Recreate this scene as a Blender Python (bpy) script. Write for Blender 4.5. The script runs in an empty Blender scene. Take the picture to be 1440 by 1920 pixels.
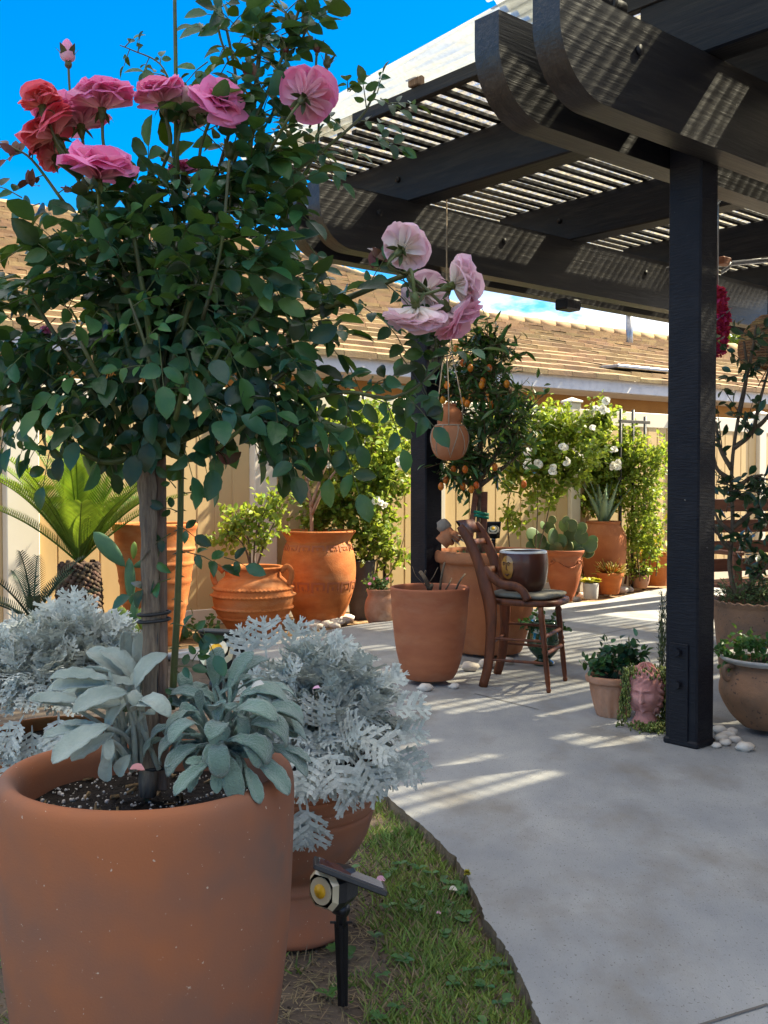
import bpy, math, random
import numpy as np
from mathutils import Vector
rd = math.radians
scn = bpy.context.scene
COL = scn.collection
F = 1945.0; HC = 1.05; TILT = math.atan(55 / F)
CT, ST = math.cos(TILT), math.sin(TILT)

# ---------------------------------------------------------------- camera, sky, sun, exposure
cam = bpy.data.cameras.new('camera'); camo = bpy.data.objects.new('camera', cam); COL.objects.link(camo)
camo.location = (0, 0, HC); camo.rotation_euler = (math.pi / 2 - TILT, 0, 0)
cam.sensor_fit = 'VERTICAL'; cam.sensor_height = 24.0; cam.lens = 24.0 * F / 1920
cam.clip_start = 0.05; cam.clip_end = 2000
scn.camera = camo
SUN_AZ, SUN_EL = 67.0, 47.5
w = bpy.data.worlds.new("World"); scn.world = w; w.use_nodes = True
def world():
    nt = w.node_tree; N = nt.nodes; L = nt.links; bg = N['Background']
    sk = N.new('ShaderNodeTexSky'); sk.sky_type = 'NISHITA'; sk.sun_disc = False
    sk.sun_elevation = rd(SUN_EL); sk.sun_rotation = rd(SUN_AZ)
    sk.air_density = 1.0; sk.dust_density = 0.0; sk.ozone_density = 3.0; sk.altitude = 600
    hs = N.new('ShaderNodeHueSaturation'); hs.inputs['Saturation'].default_value = 1.52; hs.inputs['Value'].default_value = 0.9
    L.new(sk.outputs[0], hs.inputs['Color'])
    tc = N.new('ShaderNodeTexCoord'); sep = N.new('ShaderNodeSeparateXYZ'); L.new(tc.outputs['Generated'], sep.inputs[0])
    mp = N.new('ShaderNodeMapping'); mp.inputs['Scale'].default_value = (1, 1, 2.6); L.new(tc.outputs['Generated'], mp.inputs[0])
    no = N.new('ShaderNodeTexNoise'); no.inputs['Scale'].default_value = 11; no.inputs['Detail'].default_value = 8; no.inputs['Roughness'].default_value = .58
    L.new(mp.outputs[0], no.inputs['Vector'])
    def ramp(src, a, b):
        m = N.new('ShaderNodeMapRange'); m.interpolation_type = 'SMOOTHSTEP'
        m.inputs[1].default_value = a; m.inputs[2].default_value = b; L.new(src, m.inputs[0]); return m.outputs[0]
    def mul(a, b):
        m = N.new('ShaderNodeMath'); m.operation = 'MULTIPLY'; L.new(a, m.inputs[0]); L.new(b, m.inputs[1]); return m.outputs[0]
    bank = mul(ramp(sep.outputs[0], .02, .10), ramp(sep.outputs[2], .215, .13))
    cov0 = mul(bank, ramp(no.outputs[0], .30, .44))
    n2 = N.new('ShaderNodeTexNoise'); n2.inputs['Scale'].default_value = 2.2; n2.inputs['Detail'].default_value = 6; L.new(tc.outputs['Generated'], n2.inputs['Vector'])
    high = mul(ramp(sep.outputs[2], .47, .62), ramp(n2.outputs[0], .34, .52))      # cloud added above the frame for whiter, brighter fill light
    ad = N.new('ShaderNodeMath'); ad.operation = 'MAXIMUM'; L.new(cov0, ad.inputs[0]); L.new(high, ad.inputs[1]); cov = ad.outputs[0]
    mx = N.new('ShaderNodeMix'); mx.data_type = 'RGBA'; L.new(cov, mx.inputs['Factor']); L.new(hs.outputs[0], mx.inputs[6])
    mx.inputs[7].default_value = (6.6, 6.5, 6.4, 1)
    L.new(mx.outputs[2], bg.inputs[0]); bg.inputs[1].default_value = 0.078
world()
sun = bpy.data.lights.new('sun', 'SUN'); sun.energy = 5.0; sun.angle = rd(0.7); sun.color = (1, .89, .66)
suno = bpy.data.objects.new('sun', sun); COL.objects.link(suno); suno.rotation_euler = (rd(90 - SUN_EL), 0, rd(180 - SUN_AZ))
vs = scn.view_settings; vs.view_transform = 'Standard'; vs.look = 'None'; vs.exposure = 1.9; vs.gamma = 1; vs.use_curve_mapping = False
scn.cycles.max_bounces = 8; scn.cycles.transparent_max_bounces = 12; scn.cycles.diffuse_bounces = 4
scn.cycles.use_denoising = True

# ---------------------------------------------------------------- measuring helpers
B = np.array([math.sin(rd(49)), math.cos(rd(49)), 0.]); J = np.array([-B[1], B[0], 0.])   # along the pergola beams / along its joists
def ray(px, py):
    x = (px - 720) / F; z = -(py - 960) / F
    return np.array([x, CT + z * ST, -ST + z * CT])
CP = np.array([0, 0, HC])
def at(px, py, Y): d = ray(px, py); return CP + d * (Y / d[1])
def gr(px, py, z=0.0): d = ray(px, py); return CP + d * ((z - HC) / d[2])
def UV(u, v, z=0.0): return B * u + J * v + np.array([0, 0, z])
def zt(py, Y): return at(720, py, Y)[2]
def xt(px, Y): return (px - 720) / F * Y

# ---------------------------------------------------------------- mesh helpers
def nrm(a): a = np.asarray(a, float); n = np.linalg.norm(a); return a / n if n > 1e-9 else np.array([0, 0, 1.])
class MB:
    def __init__(s): s.v = []; s.f = []; s.n = 0; s.c = []
    def add(s, vs, fs, c=None):
        vs = np.asarray(vs, float).reshape(-1, 3)
        s.v.append(vs); s.f += [tuple(i + s.n for i in f) for f in fs]
        s.c.append(np.zeros(len(vs)) if c is None else np.asarray(c, float)); s.n += len(vs)
    def build(s, name, mat, parent=None, smooth=True, at=None):
        V = np.concatenate(s.v); o0 = np.array(at if at is not None else (root_loc(parent) if parent else (0, 0, 0)))
        me = bpy.data.meshes.new(name); me.from_pydata((V - o0).tolist(), [], s.f)
        if smooth: me.polygons.foreach_set('use_smooth', [True] * len(s.f))
        c = np.concatenate(s.c)
        if c.any():
            a = me.attributes.new('pt', 'FLOAT', 'POINT'); a.data.foreach_set('value', c)
        me.materials.append(mat); me.update()
        o = bpy.data.objects.new(name, me); COL.objects.link(o)
        if parent: o.parent = parent
        else: o.location = o0
        return o
def root_loc(o):
    l = np.array(o.location)
    while o.parent: o = o.parent; l = l + np.array(o.location)
    return l
def tag(o, label=None, cat=None, group=None, kind=None):
    if label: o['label'] = label
    if cat: o['category'] = cat
    if group: o['group'] = group
    if kind: o['kind'] = kind
    return o
def thing(name, label, cat, loc, group=None):
    o = bpy.data.objects.new(name, None); o.empty_display_size = .05; COL.objects.link(o); o.location = tuple(loc)
    return tag(o, label, cat, group)
def copy_tree(o, parent=None):
    c = o.copy(); COL.objects.link(c)
    if parent: c.parent = parent
    for ch in list(o.children): copy_tree(ch, c)
    return c
def box(mb, c, ax, ay, az, sx, sy, sz, bev=0.0):
    """box centred at c with full sizes along unit axes, edges slightly chamfered"""
    c = np.asarray(c, float); ax, ay, az = map(nrm, (ax, ay, az)); h = (sx / 2, sy / 2, sz / 2)
    if bev <= 0:
        vs = [c + ax * i * h[0] + ay * j * h[1] + az * k * h[2] for i in (-1, 1) for j in (-1, 1) for k in (-1, 1)]
        mb.add(vs, [(0, 1, 3, 2), (4, 6, 7, 5), (0, 4, 5, 1), (2, 3, 7, 6), (0, 2, 6, 4), (1, 5, 7, 3)]); return
    def P(i, j, k, a): # a = axis whose face the point lies on
        e = [h[0] - bev, h[1] - bev, h[2] - bev]; e[a] = h[a]
        return c + ax * i * e[0] + ay * j * e[1] + az * k * e[2]
    idx = {}; vs = []
    for i in (-1, 1):
        for j in (-1, 1):
            for k in (-1, 1):
                for a in range(3): idx[(i, j, k, a)] = len(vs); vs.append(P(i, j, k, a))
    fs = []
    for s in (-1, 1):
        for a in range(3):
            q = []
            for (p, r) in ((-1, -1), (1, -1), (1, 1), (-1, 1)):
                t = [0, 0, 0]; t[a] = s; t[(a + 1) % 3] = p; t[(a + 2) % 3] = r; q.append(idx[(*t, a)])
            fs.append(tuple(q if s > 0 else q[::-1]))
    for a in range(3):
        b1, b2 = (a + 1) % 3, (a + 2) % 3
        for p in (-1, 1):
            for r in (-1, 1):
                t0 = [0, 0, 0]; t0[b1] = p; t0[b2] = r; t1 = list(t0); t0[a] = -1; t1[a] = 1
                q = (idx[(*t0, b1)], idx[(*t1, b1)], idx[(*t1, b2)], idx[(*t0, b2)])
                fs.append(q if p * r < 0 else q[::-1])
    for i in (-1, 1):
        for j in (-1, 1):
            for k in (-1, 1):
                q = tuple(idx[(i, j, k, a)] for a in range(3)); fs.append(q if i * j * k > 0 else q[::-1])
    mb.add(vs, fs)
def tube(mb, pts, rad, n=8, caps=True, flat=1.0, up=None):
    pts = [np.asarray(p, float) for p in pts]; m = len(pts)
    rad = [rad] * m if np.isscalar(rad) else rad
    vs = []; fs = []; nr = None
    for i in range(m):
        t = nrm(pts[min(i + 1, m - 1)] - pts[max(i - 1, 0)])
        if nr is None:
            a = np.array(up if up is not None else ((0, 0, 1.) if abs(t[2]) < .9 else (1., 0, 0)))
            nr = nrm(a - t * (a @ t))
        else: nr = nrm(nr - t * (nr @ t))
        b = np.cross(t, nr)
        for k in range(n):
            q = 2 * math.pi * k / n; vs.append(pts[i] + (nr * math.cos(q) + b * math.sin(q) * flat) * rad[i])
    for i in range(m - 1):
        for k in range(n): fs.append((i * n + k, i * n + (k + 1) % n, (i + 1) * n + (k + 1) % n, (i + 1) * n + k))
    if caps: fs += [tuple(range(n))[::-1], tuple(range((m - 1) * n, m * n))]
    mb.add(vs, fs)
def curve(pts, n=6):
    """Catmull-Rom through pts"""
    p = [np.asarray(q, float) for q in pts]; p = [2 * p[0] - p[1]] + p + [2 * p[-1] - p[-2]]; out = []
    for i in range(1, len(p) - 2):
        for k in range(n):
            t = k / n; a, b, c, d = p[i - 1:i + 3]
            out.append(.5 * (2 * b + (c - a) * t + (2 * a - 5 * b + 4 * c - d) * t * t + (3 * b - a - 3 * c + d) * t ** 3))
    return out + [p[-2]]
def lathe(mb, prof, c, segs=48, mod=None, capb=False):
    c = np.asarray(c, float); vs = []; fs = []; m = len(prof)
    for i, (r, z) in enumerate(prof):
        for k in range(segs):
            q = 2 * math.pi * k / segs; rr, zz = (r, z) if mod is None else mod(i, r, z, q)
            vs.append(c + np.array([rr * math.cos(q), rr * math.sin(q), zz]))
    for i in range(m - 1):
        for k in range(segs): fs.append((i * segs + k, i * segs + (k + 1) % segs, (i + 1) * segs + (k + 1) % segs, (i + 1) * segs + k))
    if capb: fs.append(tuple(range(segs))[::-1])
    mb.add(vs, fs)
def smooth_prof(pts, n=5): return [(float(p[0]), float(p[1])) for p in curve([(r, z, 0) for r, z in pts], n)]
def ico(mb, c, r, scale=(1, 1, 1), seed=0, jit=.18, nu=8, nv=6):
    rs = np.random.RandomState(seed); c = np.asarray(c, float); vs = [c + np.array([0, 0, -r * scale[2]])]; fs = []
    for j in range(1, nv):
        a = math.pi * j / nv
        for k in range(nu):
            q = 2 * math.pi * k / nu; d = np.array([math.sin(a) * math.cos(q), math.sin(a) * math.sin(q), -math.cos(a)])
            vs.append(c + d * r * (1 + jit * (rs.rand() - .5) * 2) * np.array(scale))
    vs.append(c + np.array([0, 0, r * scale[2]])); T = len(vs) - 1
    for k in range(nu): fs.append((0, 1 + (k + 1) % nu, 1 + k)); fs.append((T, T - nu + k, T - nu + (k + 1) % nu))
    for j in range(nv - 2):
        for k in range(nu): a = 1 + j * nu; fs.append((a + k, a + (k + 1) % nu, a + nu + (k + 1) % nu, a + nu + k))
    mb.add(vs, fs)
# leaf templates: x across, y along (0..1), z up
def leaf_tpl(widths, fold=.25, curl=.15, wave=0.0):
    vs = []; fs = []; n = len(widths)
    for i, wd in enumerate(widths):
        y = i / (n - 1); z = -curl * y * y
        e = fold * wd + wave * math.sin(i * 2.1)
        vs += [(-wd, y, z + e), (0, y, z), (wd, y, z + e - 2 * wave * math.sin(i * 2.1) * .5)]
    for i in range(n - 1):
        a = i * 3; fs += [(a, a + 1, a + 4, a + 3), (a + 1, a + 2, a + 5, a + 4)]
    return np.array(vs), fs, np.repeat(np.linspace(0, 1, n), 3)
def put(mb, tpl, p, d, up, L, W=None, c=None):
    V, fs, cc = tpl; y = nrm(d); up = np.asarray(up, float); z = up - y * (up @ y); z = nrm(z) if np.linalg.norm(z) > 1e-6 else nrm(np.cross(y, (1, .3, .2)))
    x = np.cross(y, z); W = L if W is None else W
    mb.add(np.asarray(p) + V[:, :1] * x * W + V[:, 1:2] * y * L + V[:, 2:3] * z * L, fs, cc if c is None else c)
ROSE_LEAF = leaf_tpl([.02, .19, .27, .335, .325, .345, .29, .25, .14, .0], .32, .2, .006)
ROSE_LEAF2 = leaf_tpl([.02, .17, .25, .31, .30, .32, .26, .22, .12, .0], .6, .42, .02)
SMALL_LEAF = leaf_tpl([.02, .3, .34, .02], .25, .15)
LANCE = leaf_tpl([.02, .12, .15, .11, .01], .3, .22)
def rs_unit(rs): return nrm(rs.normal(size=3))
# ---------------------------------------------------------------- materials
def mat(name, c1, c2=None, scale=6, rough=.7, bump=0.0, bscale=60, isl=0.0, trans=0.0, tcol=None, spec=.4, stain=None, sscale=2.5, samt=.5, detail=5,
        stretch=(1, 1, 1), lo=.35, hi=.65, metal=0.0, coat=0.0, attr=None, sheen=0.0, speck=None, bstretch=None, rot=0):
    m = bpy.data.materials.new(name); m.use_nodes = True; nt = m.node_tree; N = nt.nodes; L = nt.links
    p = N['Principled BSDF']; out = N['Material Output']
    tc = N.new('ShaderNodeTexCoord'); mp = N.new('ShaderNodeMapping'); mp.inputs['Scale'].default_value = stretch; 
    src = tc.outputs['Object']
    if rot: r0 = N.new('ShaderNodeMapping'); r0.inputs['Rotation'].default_value = (0, 0, rd(rot)); L.new(src, r0.inputs[0]); src = r0.outputs[0]
    L.new(src, mp.inputs[0])
    def noise(s, d=detail, vec=mp.outputs[0], r=.6):
        n = N.new('ShaderNodeTexNoise'); n.inputs['Scale'].default_value = s; n.inputs['Detail'].default_value = d; n.inputs['Roughness'].default_value = r
        L.new(vec, n.inputs['Vector']); return n.outputs[0]
    def rng(src, a, b, c=0, d=1):
        q = N.new('ShaderNodeMapRange'); q.inputs[1].default_value = a; q.inputs[2].default_value = b; q.inputs[3].default_value = c; q.inputs[4].default_value = d; L.new(src, q.inputs[0]); return q.outputs[0]
    def mix(f, a, b):
        q = N.new('ShaderNodeMix'); q.data_type = 'RGBA'
        L.new(f, q.inputs['Factor'])
        for s, i in ((a, 6), (b, 7)):
            if isinstance(s, tuple): q.inputs[i].default_value = (*s, 1)
            else: L.new(s, q.inputs[i])
        return q.outputs[2]
    c2 = c2 or tuple(x * .75 for x in c1)
    if attr:
        at_ = N.new('ShaderNodeAttribute'); at_.attribute_name = 'pt'; col = mix(rng(at_.outputs['Fac'], *attr), c1, c2)
    else: col = mix(rng(noise(scale), lo, hi), c1, c2)
    if stain: col = mix(rng(noise(sscale, 6), .5, .68, 0, samt), col, stain)
    if speck: col = mix(rng(noise(speck[1], 2), speck[2], speck[2] + .03), col, speck[0])
    if isl:
        g = N.new('ShaderNodeNewGeometry'); hs = N.new('ShaderNodeHueSaturation'); L.new(col, hs.inputs['Color'])
        L.new(rng(g.outputs['Random Per Island'], 0, 1, 1 - isl, 1 + isl), hs.inputs['Value'])
        q = N.new('ShaderNodeMath'); q.operation = 'MULTIPLY'; q.inputs[1].default_value = 7.31; L.new(g.outputs['Random Per Island'], q.inputs[0])
        fr = N.new('ShaderNodeMath'); fr.operation = 'FRACT'; L.new(q.outputs[0], fr.inputs[0])
        L.new(rng(fr.outputs[0], 0, 1, .5 - isl * .06, .5 + isl * .06), hs.inputs['Hue']); col = hs.outputs[0]
    L.new(col, p.inputs['Base Color'])
    p.inputs['Roughness'].default_value = rough; p.inputs['Specular IOR Level'].default_value = spec; p.inputs['Metallic'].default_value = metal
    p.inputs['Coat Weight'].default_value = coat; p.inputs['Sheen Weight'].default_value = sheen; p.inputs['Sheen Roughness'].default_value = .5
    if bump:
        bv = mp.outputs[0]
        if bstretch:
            m2 = N.new('ShaderNodeMapping'); m2.inputs['Scale'].default_value = bstretch; L.new(src, m2.inputs[0]); bv = m2.outputs[0]
        bp = N.new('ShaderNodeBump'); bp.inputs['Strength'].default_value = bump; bp.inputs['Distance'].default_value = .01
        L.new(noise(bscale, 6, bv), bp.inputs['Height']); L.new(bp.outputs[0], p.inputs['Normal'])
    if trans:
        t = N.new('ShaderNodeBsdfTranslucent'); ms = N.new('ShaderNodeMixShader'); ms.inputs[0].default_value = trans
        if tcol:
            tm = N.new('ShaderNodeMix'); tm.data_type = 'RGBA'; tm.inputs['Factor'].default_value = .6; L.new(col, tm.inputs[6]); tm.inputs[7].default_value = (*tcol, 1); L.new(tm.outputs[2], t.inputs[0])
        else: L.new(col, t.inputs[0])
        L.new(p.outputs[0], ms.inputs[1]); L.new(t.outputs[0], ms.inputs[2]); L.new(ms.outputs[0], out.inputs[0])
    return m
TERRA = mat('terracotta', (.43, .155, .062), (.34, .115, .048), 5, .85, .25, 90, stain=(.46, .25, .14), sscale=3, samt=.5, spec=.25, speck=((.5, .32, .2), 160, .72))
TERRA_OR = mat('orange terracotta', (.52, .17, .045), (.40, .115, .03), 6, .8, .3, 70, stain=(.5, .27, .13), sscale=4, samt=.45, spec=.25, stretch=(1, 1, 2.2))
TERRA_BIG = mat('weathered terracotta', (.40, .140, .060), (.20, .120, .090), 2.3, .86, .10, 260, stain=(.43, .125, .045), sscale=1.9, samt=.75, spec=.2, lo=.34, hi=.62, speck=((.6, .46, .34), 120, .72), detail=4)
TERRA_PALE = mat('pale terracotta', (.47, .25, .16), (.36, .165, .09), 9, .85, .3, 80, stain=(.55, .4, .3), sscale=6, samt=.6, spec=.25)
TERRA_RED = mat('red terracotta', (.42, .14, .06), (.33, .10, .045), 4, .7, .15, 80, stain=(.46, .24, .13), sscale=3, samt=.4, spec=.3, stretch=(1, 1, 3))
TERRA_OLD = mat('old rust pottery', (.34, .17, .09), (.22, .12, .07), 7, .7, .3, 60, stain=(.13, .1, .08), sscale=5, samt=.6, spec=.35, speck=((.12, .07, .05), 45, .63))
SOIL = mat('potting soil', (.028, .02, .015), (.012, .009, .007), 40, .95, 1.0, 120, speck=((.5, .46, .4), 130, .68), spec=.2)
PAINT = mat('black stained timber', (.008, .0075, .010), (.004, .004, .007), 6, .5, .3, 9, spec=.28, stain=(.03, .027, .024), sscale=5, samt=.5, stretch=(5, .5, 5), bstretch=(7, .45, 7), rot=-41)
PAINT_B = mat('black stained beam', (.010, .009, .011), (.004, .004, .007), 6, .44, .35, 8, spec=.62, stain=(.04, .036, .03), sscale=5, samt=.6, stretch=(.5, 5, 5), bstretch=(.45, 7, 7), rot=-41)
PAINT_P = mat('black stained post', (.009, .009, .013), (.005, .005, .009), 6, .5, .4, 22, spec=.22, stain=(.02, .019, .022), sscale=10, samt=.4, bstretch=(1, 1, 6), speck=((.3, .29, .27), 45, .77))
LEAF_ROSE = mat('rose leaf', (.045, .125, .042), (.012, .060, .038), 9, .33, .25, 40, isl=.8, trans=.26, tcol=(.16, .27, .01), spec=.42)
LEAF_FRESH = mat('fresh leaf', (.09, .20, .05), (.05, .14, .04), 9, .4, isl=.3, trans=.3, tcol=(.25, .36, .03))
LEAF_RED = mat('young red leaf', (.16, .035, .03), (.09, .045, .02), 9, .4, isl=.35, trans=.25)
LEAF_SUN = mat('garden leaf', (.30, .40, .045), (.14, .23, .035), 5, .45, isl=.5, trans=.5, tcol=(.32, .36, .03))
LEAF_DEEP = mat('deep green leaf', (.03, .07, .025), (.018, .045, .02), 8, .32, isl=.5, trans=.15, tcol=(.1, .2, .02), spec=.55)
LEAF_KUM = mat('kumquat leaf', (.065, .13, .03), (.035, .085, .022), 8, .32, isl=.55, trans=.22, tcol=(.16, .26, .02), spec=.5)
LEAF_SAGE = mat('sage leaf', (.13, .19, .06), (.07, .12, .05), 8, .5, isl=.4, trans=.25)
LEAF_PALM = mat('palm frond', (.13, .23, .022), (.06, .14, .018), 5, .35, isl=.35, trans=.32, tcol=(.3, .4, .02), spec=.5)
LEAF_PALM_D = mat('dark palm frond', (.03, .065, .035), (.02, .045, .028), 5, .4, isl=.35, trans=.15)
SILVER = mat('silver dusty leaf', (.60, .61, .55), (.47, .51, .46), 20, .85, .3, 200, isl=.22, trans=.2, tcol=(.4, .45, .36), spec=.2, sheen=.3)
SILVER_W = mat('pale silver leaf', (.50, .54, .45), (.34, .40, .33), 11, .85, .5, 120, isl=.1, trans=.18, tcol=(.45, .47, .4), spec=.2, sheen=.4)
LAMB = mat('woolly leaf', (.25, .36, .27), (.15, .25, .19), 14, .85, .7, 260, isl=.22, trans=.12, spec=.2, sheen=.6)
STEM = mat('green stem', (.085, .12, .03), (.06, .06, .025), 12, .5, isl=.2)
WOODY = mat('brown twig', (.17, .115, .065), (.09, .06, .04), 20, .8, .4, 80)
WOODY_P = mat('pale twig', (.36, .22, .14), (.25, .15, .1), 20, .8, .3, 80)
BARK = mat('rose bark', (.32, .24, .16), (.13, .095, .07), 30, .9, 1.0, 70, stretch=(4, 4, .5), stain=(.33, .28, .22), sscale=9, samt=.6)
STAKE = mat('grey stake wood', (.25, .165, .115), (.12, .08, .06), 30, .85, .8, 40, stretch=(3, 3, .25))
RUBBER = mat('black rubber', (.012, .012, .014), (.02, .02, .02), 10, .5)
BLACKP = mat('black plastic', (.012, .013, .016), (.02, .02, .022), 20, .35, .1, 120, spec=.5)
PETAL = mat('pink petal', (.95, .60, .68), (.90, .27, .53), 1, .5, .05, 90, isl=.10, trans=.38, spec=.2, attr=(.15, 1.0))
PETAL_D = mat('coral petal', (.94, .44, .42), (.90, .15, .20), 1, .5, .05, 90, isl=.12, trans=.35, spec=.2, attr=(.1, 1.0))
PETAL_M = mat('bright pink petal', (.95, .52, .68), (.92, .27, .54), 1, .5, .05, 90, isl=.1, trans=.38, spec=.2, attr=(.1, 1.0))
PETAL_P = mat('pale pink petal', (.90, .82, .72), (.92, .66, .75), 1, .5, .05, 90, isl=.09, trans=.38, spec=.2, attr=(.1, .9))
PETAL_Q = mat('soft pink petal', (.92, .76, .74), (.92, .52, .66), 1, .5, .05, 90, isl=.09, trans=.38, spec=.2, attr=(.1, .9))
PETAL_W = mat('cream petal', (.86, .82, .66), (.86, .84, .76), 1, .6, isl=.08, trans=.3, spec=.2, attr=(0., 1.))
PETAL_R = mat('crimson petal', (.62, .05, .12), (.5, .02, .1), 8, .6, isl=.3, trans=.3)
CONC = mat('concrete', (.365, .36, .35), (.225, .232, .245), 3.2, .78, .45, 210, stain=(.20, .175, .145), sscale=2.8, samt=.75, spec=.35, stretch=(1, .6, 1), detail=14, lo=.30, hi=.70, speck=((.17, .16, .15), 140, .64))
CONC_E = mat('concrete edge', (.24, .185, .125), (.15, .11, .075), 14, .95, .8, 60)
DIRT = mat('bare soil', (.13, .096, .07), (.06, .044, .034), 5, .95, 1.0, 45, stain=(.17, .13, .09), sscale=9, samt=.6, speck=((.3, .25, .19), 70, .68))
LITTER = mat('dry mulch', (.30, .19, .085), (.16, .095, .05), 14, .95, .9, 60, stain=(.4, .3, .16), sscale=12, samt=.7)
GRASS = mat('grass blade', (.26, .33, .06), (.12, .20, .045), 3, .5, isl=.5, trans=.3, tcol=(.16, .26, .03))
GRASS_D = mat('dry grass blade', (.34, .26, .14), (.24, .18, .1), 8, .8, isl=.35, trans=.2)
VINYL = mat('tan vinyl', (.59, .43, .22), (.53, .385, .20), 2, .5, .04, 30, spec=.35, stretch=(1, 1, .3), stain=(.44, .30, .14), sscale=2.2, samt=.55)
VINYL_W = mat('cream vinyl', (.72, .66, .55), (.66, .60, .5), 2, .5, spec=.35)
STUCCO = mat('ochre stucco', (.45, .25, .085), (.39, .21, .075), 3, .95, .6, 120)
STUCCO_W = mat('white stucco', (.6, .56, .5), (.55, .5, .45), 3, .95, .5, 120)
TRIM = mat('white fascia', (.78, .76, .73), (.68, .67, .65), 4, .6, .1, 40, stain=(.5, .48, .46), sscale=8, samt=.4)
TILE = mat('roof tile', (.34, .235, .12), (.25, .165, .085), 3.2, .85, .4, 60, stain=(.25, .17, .11), sscale=6, samt=.7, isl=.24)
WOODCH = mat('chair wood', (.15, .040, .012), (.07, .020, .008), 10, .5, .25, 30, spec=.35, stretch=(3, 3, .8))
BENCHW = mat('rust red wood', (.27, .10, .05), (.18, .065, .035), 8, .6, .4, 30, stretch=(.6, .6, 4))
CANE = mat('seat pad fabric', (.22, .20, .16), (.17, .155, .125), 20, .9, .4, 150)
GLAZE = mat('brown glaze', (.10, .024, .010), (.035, .010, .007), 4, .34, .05, 20, spec=.4, coat=.15, stain=(.10, .035, .015), sscale=4, samt=.5)
OCHRE = mat('ochre glaze', (.36, .17, .035), (.28, .12, .025), 10, .25, spec=.5, coat=.4)
GLAZE_G = mat('green glaze', (.012, .06, .025), (.006, .03, .014), 6, .1, spec=.6, coat=.6)
PORC = mat('grey glaze rim', (.5, .5, .5), (.38, .38, .4), 8, .3, coat=.3)
WHITEW = mat('chalky glaze', (.55, .52, .47), (.42, .39, .36), 12, .6, .2, 60)
GREYPOT = mat('grey pot', (.10, .092, .085), (.065, .06, .058), 6, .8, .3, 60)
PEBBLE = mat('white pebble', (.66, .60, .52), (.5, .44, .38), 9, .75, .3, 50, isl=.25)
PINKST = mat('pink cast stone', (.55, .25, .22), (.44, .18, .16), 18, .85, .3, 120, stain=(.62, .36, .32), sscale=14, samt=.4)
RATTAN = mat('woven rattan', (.42, .22, .09), (.27, .13, .05), 20, .65, .3, 60, isl=.25)
CORD = mat('jute cord', (.40, .31, .22), (.3, .23, .16), 40, .9)
LENSG = mat('cream reflector', (.68, .60, .40), (.60, .52, .34), 10, .2, spec=.6, coat=.8)
LED = mat('yellow led chip', (.85, .48, .02), (.8, .42, .02), 10, .4)
SOLAR = mat('solar cell', (.008, .012, .035), (.012, .016, .05), 30, .12, spec=.6, coat=.8)
CACTUS = mat('cactus pad', (.075, .17, .07), (.05, .12, .06), 6, .55, .2, 60, isl=.2, speck=((.3, .32, .2), 60, .7))
CACTUS_Y = mat('yellow green pad', (.24, .33, .05), (.15, .24, .04), 6, .55, isl=.2, trans=.15)
JADE = mat('jade leaf', (.12, .185, .075), (.09, .14, .06), 8, .4, isl=.25)
JADE_E = mat('jade leaf rim', (.28, .33, .12), (.3, .28, .12), 8, .4)
AGAVE = mat('agave blade', (.22, .32, .20), (.15, .24, .15), 6, .5, .1, 40, isl=.12, attr=None)
FIRE = mat('firestick', (.46, .10, .02), (.30, .26, .03), 1, .5, isl=.3, attr=(.9, .2))
YELLOW = mat('yellow leaf', (.55, .45, .03), (.30, .32, .03), 5, .5, isl=.3, trans=.3)
SUCC = mat('trailing succulent', (.16, .19, .035), (.09, .12, .03), 12, .45, isl=.45, trans=.1)
FISH = mat('dark crescent leaf', (.025, .05, .03), (.015, .035, .022), 12, .45, isl=.4)
ORANGE = mat('orange fruit', (.68, .15, .012), (.6, .2, .015), 6, .35, isl=.2)
TRUNKP = mat('palm trunk', (.10, .062, .04), (.05, .032, .022), 10, .9, .6, 50, isl=.5)
TAPE = mat('green tie tape', (.01, .25, .14), (.01, .2, .11), 8, .3, trans=.2)
METAL = mat('grey metal', (.35, .35, .36), (.25, .25, .26), 20, .35, metal=.8)
BEAD = mat('glass bead', (.8, .78, .7), (.75, .72, .65), 20, .15, spec=.7)
BONE = mat('weathered driftwood', (.30, .25, .2), (.2, .16, .13), 14, .9, .6, 60)
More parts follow.
